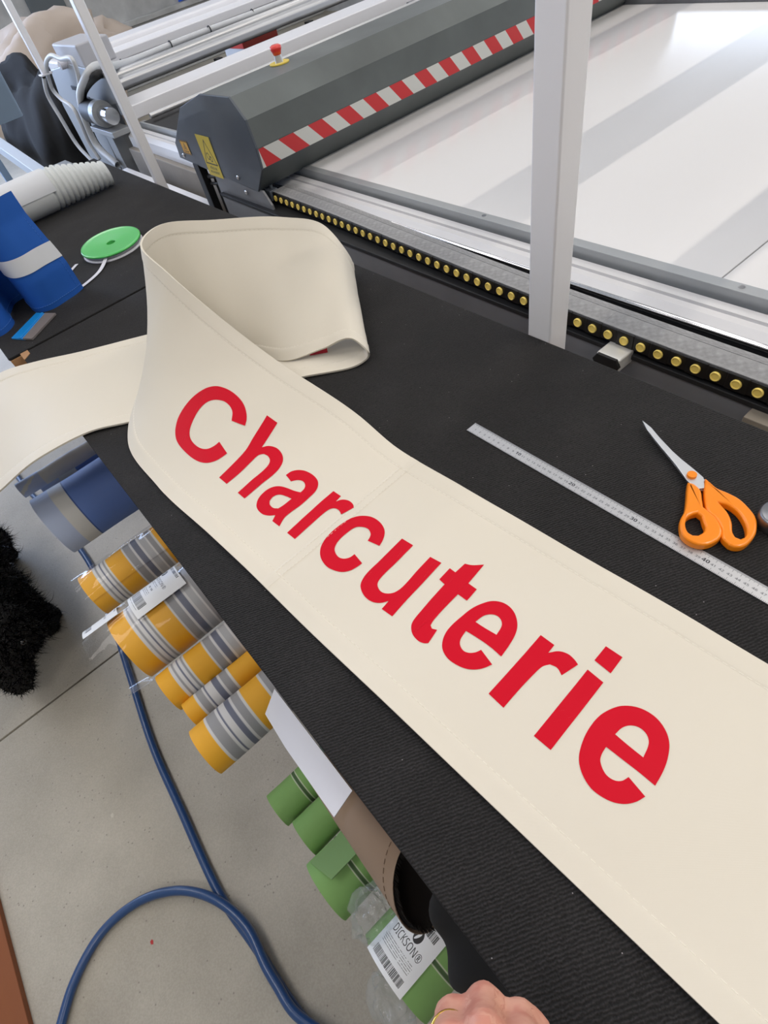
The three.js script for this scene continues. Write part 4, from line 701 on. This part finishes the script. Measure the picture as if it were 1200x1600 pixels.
for (const [x, z, c, w] of [[-0.92, 0.60, 0xc8c4b8, 0.006], [-0.58, 0.63, 0xb03030, 0.005]]) {
  const t = mesh('paper_scrap', prism(roundOff([[-w, -w * 0.5], [0, -w * 0.8], [w * 1.3, -w * 0.2], [w * 0.6, w * 0.7], [-w * 0.7, w * 0.6]]), 'y', 0, 0.0008).translate(x, 0, z), std(c, 0.7)); t.userData = { label: c === 0xb03030 ? 'tiny red scrap on the concrete inside the hose loop' : 'tiny pale scrap on the concrete by the hose', category: 'scrap' };
}
// ---------------------------------------------------------------- the dog
{
  const t = thing('dog', 'black curly-haired dog standing on the concrete at the left edge, head lowered', 'dog');
  const DX = -0.065, DZ = -0.03, caps = [
    [-2.05, 0.32, 0.66, 0.10, -1.80, 0.33, 0.63, 0.115], [-1.80, 0.33, 0.63, 0.115, -1.60, 0.31, 0.62, 0.10], [-1.60, 0.32, 0.62, 0.085, -1.46, 0.30, 0.605, 0.07],
    [-1.44, 0.275, 0.60, 0.064, -1.40, 0.25, 0.60, 0.058], [-1.40, 0.235, 0.605, 0.052, -1.385, 0.135, 0.665, 0.036], [-1.385, 0.135, 0.665, 0.036, -1.385, 0.105, 0.675, 0.032],
    [-1.43, 0.30, 0.562, 0.026, -1.425, 0.20, 0.545, 0.032], [-1.43, 0.30, 0.665, 0.03, -1.45, 0.20, 0.70, 0.04],
    [-1.66, 0.27, 0.56, 0.06, -1.65, 0.03, 0.56, 0.032], [-1.66, 0.27, 0.70, 0.06, -1.64, 0.03, 0.70, 0.032], [-1.65, 0.03, 0.56, 0.034, -1.60, 0.026, 0.56, 0.028], [-1.64, 0.03, 0.70, 0.034, -1.59, 0.026, 0.70, 0.028],
    [-2.05, 0.30, 0.59, 0.075, -2.00, 0.17, 0.585, 0.055], [-2.00, 0.17, 0.585, 0.055, -2.10, 0.12, 0.585, 0.035], [-2.10, 0.12, 0.585, 0.035, -2.08, 0.03, 0.585, 0.03], [-2.05, 0.30, 0.73, 0.075, -2.00, 0.17, 0.735, 0.055], [-2.00, 0.17, 0.735, 0.055, -2.10, 0.12, 0.735, 0.035], [-2.10, 0.12, 0.735, 0.035, -2.08, 0.03, 0.735, 0.03],
    [-2.13, 0.36, 0.66, 0.035, -2.25, 0.46, 0.66, 0.028]].map(c => c.map((v, i) => v + (i % 4 === 0 ? DX : i % 4 === 2 ? DZ : 0)));
  const g = bodyMesh(caps, 0.05, 0.012, (x, y, z) => 0.006 * Math.sin(x * 70 + 3 * Math.sin(z * 40)) * Math.sin(z * 66 + y * 50));
  const body = mesh('body', g, M.furBody, t);
  const p = g.attributes.position, n = g.attributes.normal, pos = [], nor = [];
  for (let i = 0; i < 26000; i++) {
    const k = Math.floor(rnd() * p.count), o = V(p.getX(k), p.getY(k), p.getZ(k)), m = V(n.getX(k), n.getY(k), n.getZ(k));
    if (o.y < 0.06 && rnd() < 0.7) continue;
    const along = V(rr(-1, 1), rr(-1.4, 0.5), rr(-1, 1)).addScaledVector(m, 0).normalize(), L = rr(0.016, 0.046) * (o.x > -1.47 && o.y < 0.2 ? 0.6 : 1), w = rr(0.0009, 0.0018), side = m.clone().cross(along).normalize().multiplyScalar(w), curl = rr(-0.9, 0.9);
    const at = s => o.clone().addScaledVector(m, L * (0.55 * s - 0.32 * s * s)).addScaledVector(along, L * 0.9 * s * s).addScaledVector(side, curl * 9 * Math.sin(s * 4.2) * s);
    let a0 = o.clone().sub(side), b0 = o.clone().add(side);
    for (let q = 1; q <= 4; q++) { const c = at(q / 4), ws = 1 - q / 4.2, a1 = c.clone().addScaledVector(side, -ws), b1 = c.clone().addScaledVector(side, ws); for (const vtx of [a0, b0, b1, a0, b1, a1]) { pos.push(vtx.x, vtx.y, vtx.z); nor.push(m.x, m.y, m.z); } a0 = a1; b0 = b1; }
  }
  const fg = new THREE.BufferGeometry(); fg.setAttribute('position', new THREE.Float32BufferAttribute(pos, 3)); fg.setAttribute('normal', new THREE.Float32BufferAttribute(nor, 3)); muv(fg);
  mesh('curly_coat', fg, M.fur, t).userData.kind = 'stuff';
  for (const [x, y, z] of [[-1.352, 0.262, 0.562], [-1.352, 0.258, 0.65]]) mesh('eye', new THREE.SphereGeometry(0.011, 16, 12).translate(x + DX, y, z + DZ), M.eye, t);
  mesh('nose', new THREE.SphereGeometry(0.014, 16, 12).scale(1, 0.8, 1.2).translate(-1.378 + DX, 0.09, 0.692 + DZ), M.eye, t);
}
// ---------------------------------------------------------------- the hand
{
  const t = thing('person', 'left hand of a person with a gold ring closed round a thin black pen', 'person', [0.0205, 1.030, 0.0633], 0);
  // local frame: x across the knuckles (towards the thumb), y up, z from knuckles back to the wrist
  t.quaternion.setFromRotationMatrix(new THREE.Matrix4().makeBasis(V(0.64, 0, -0.77), V(0, 1, 0), V(0.77, 0, 0.64)));
  t.scale.setScalar(1.1);
  const caps = [];
  const ch = (...q) => { for (let i = 0; i + 1 < q.length; i++) caps.push([...q[i], ...q[i + 1]]); };
  // knuckle x, y, z for index, middle, ring, little
  const K = [[0.030, 0.004, -0.008], [0.008, 0.010, -0.016], [-0.014, 0.006, -0.010], [-0.034, -0.003, 0.004]];
  K.forEach(([x, y, z], i) => {
    ch([x * 0.6, -0.004, 0.075, 0.015], [x, y - 0.003, z + 0.014, 0.0122]);                 // bone of the back of the hand
    const s = [1, 1.06, 1, 0.82][i];
    ch([x, y, z, 0.0122], [x * 0.98, y - 0.034 * s, z - 0.010 * s, 0.0098], [x * 0.95, y - 0.046 * s, z + 0.012 * s, 0.009], [x * 0.92, y - 0.030 * s, z + 0.026, 0.0078]);
  });
  ch([0.018, -0.012, 0.08, 0.017], [0.042, -0.018, 0.045, 0.014], [0.050, -0.026, 0.014, 0.011], [0.040, -0.036, -0.012, 0.0092]);   // thumb
  ch([0, -0.010, 0.05, 0.020], [0, -0.012, 0.10, 0.026], [0.004, -0.02, 0.16, 0.029], [0.01, -0.05, 0.34, 0.036]);                      // palm, wrist, forearm
  const g = bodyMesh(caps, 0.010, 0.0032, (x, y, z) => 0.0007 * Math.sin(x * 260 + 2 * Math.sin(z * 120)) * Math.max(0, Math.sin(z * 90 + 1)) + 0.0006 * (vnoise(x * 400 + 90, z * 400 + 90, 512, 3) - 0.5));
  const skin = tex(256, (x, y) => { const a = fbm(x, y, 5, 4, 61), b = fbm(x, y, 24, 2, 71); let k = mixc([196, 132, 112], [226, 172, 148], a * 1.2 + b * 0.3 - 0.25); k = mixc(k, [188, 104, 88], 0.35 * Math.max(0, Math.min(1, (fbm(x, y, 10, 3, 91) - 0.5) * 4))); return k; }, true, 1 / 0.11);
  mesh('hand', g, phys(0xffffff, 0.52, { map: skin, sheen: 0.2 }), t);
  const ring = new THREE.TorusGeometry(0.0118, 0.0016, 10, 32); ring.rotateX(Math.PI / 2 - 0.28); ring.scale(1.03, 1, 1.03); ring.translate(-0.0138, -0.005, -0.0128); mesh('ring', ring, M.gold, t, 'gold finger ring');
  const pen = thing('pen', 'thin black pen held in the closed hand', 'pen'); mesh('pen_barrel', rod([-0.0115, 1.0, 0.056], [0.0515, 1.004, 0.014], 0.003), M.black, pen); mesh('pen_tip', new THREE.SphereGeometry(0.0029, 10, 8).translate(0.0517, 1.004, 0.0138), M.black, pen);
}

renderer.render(scene, camera);
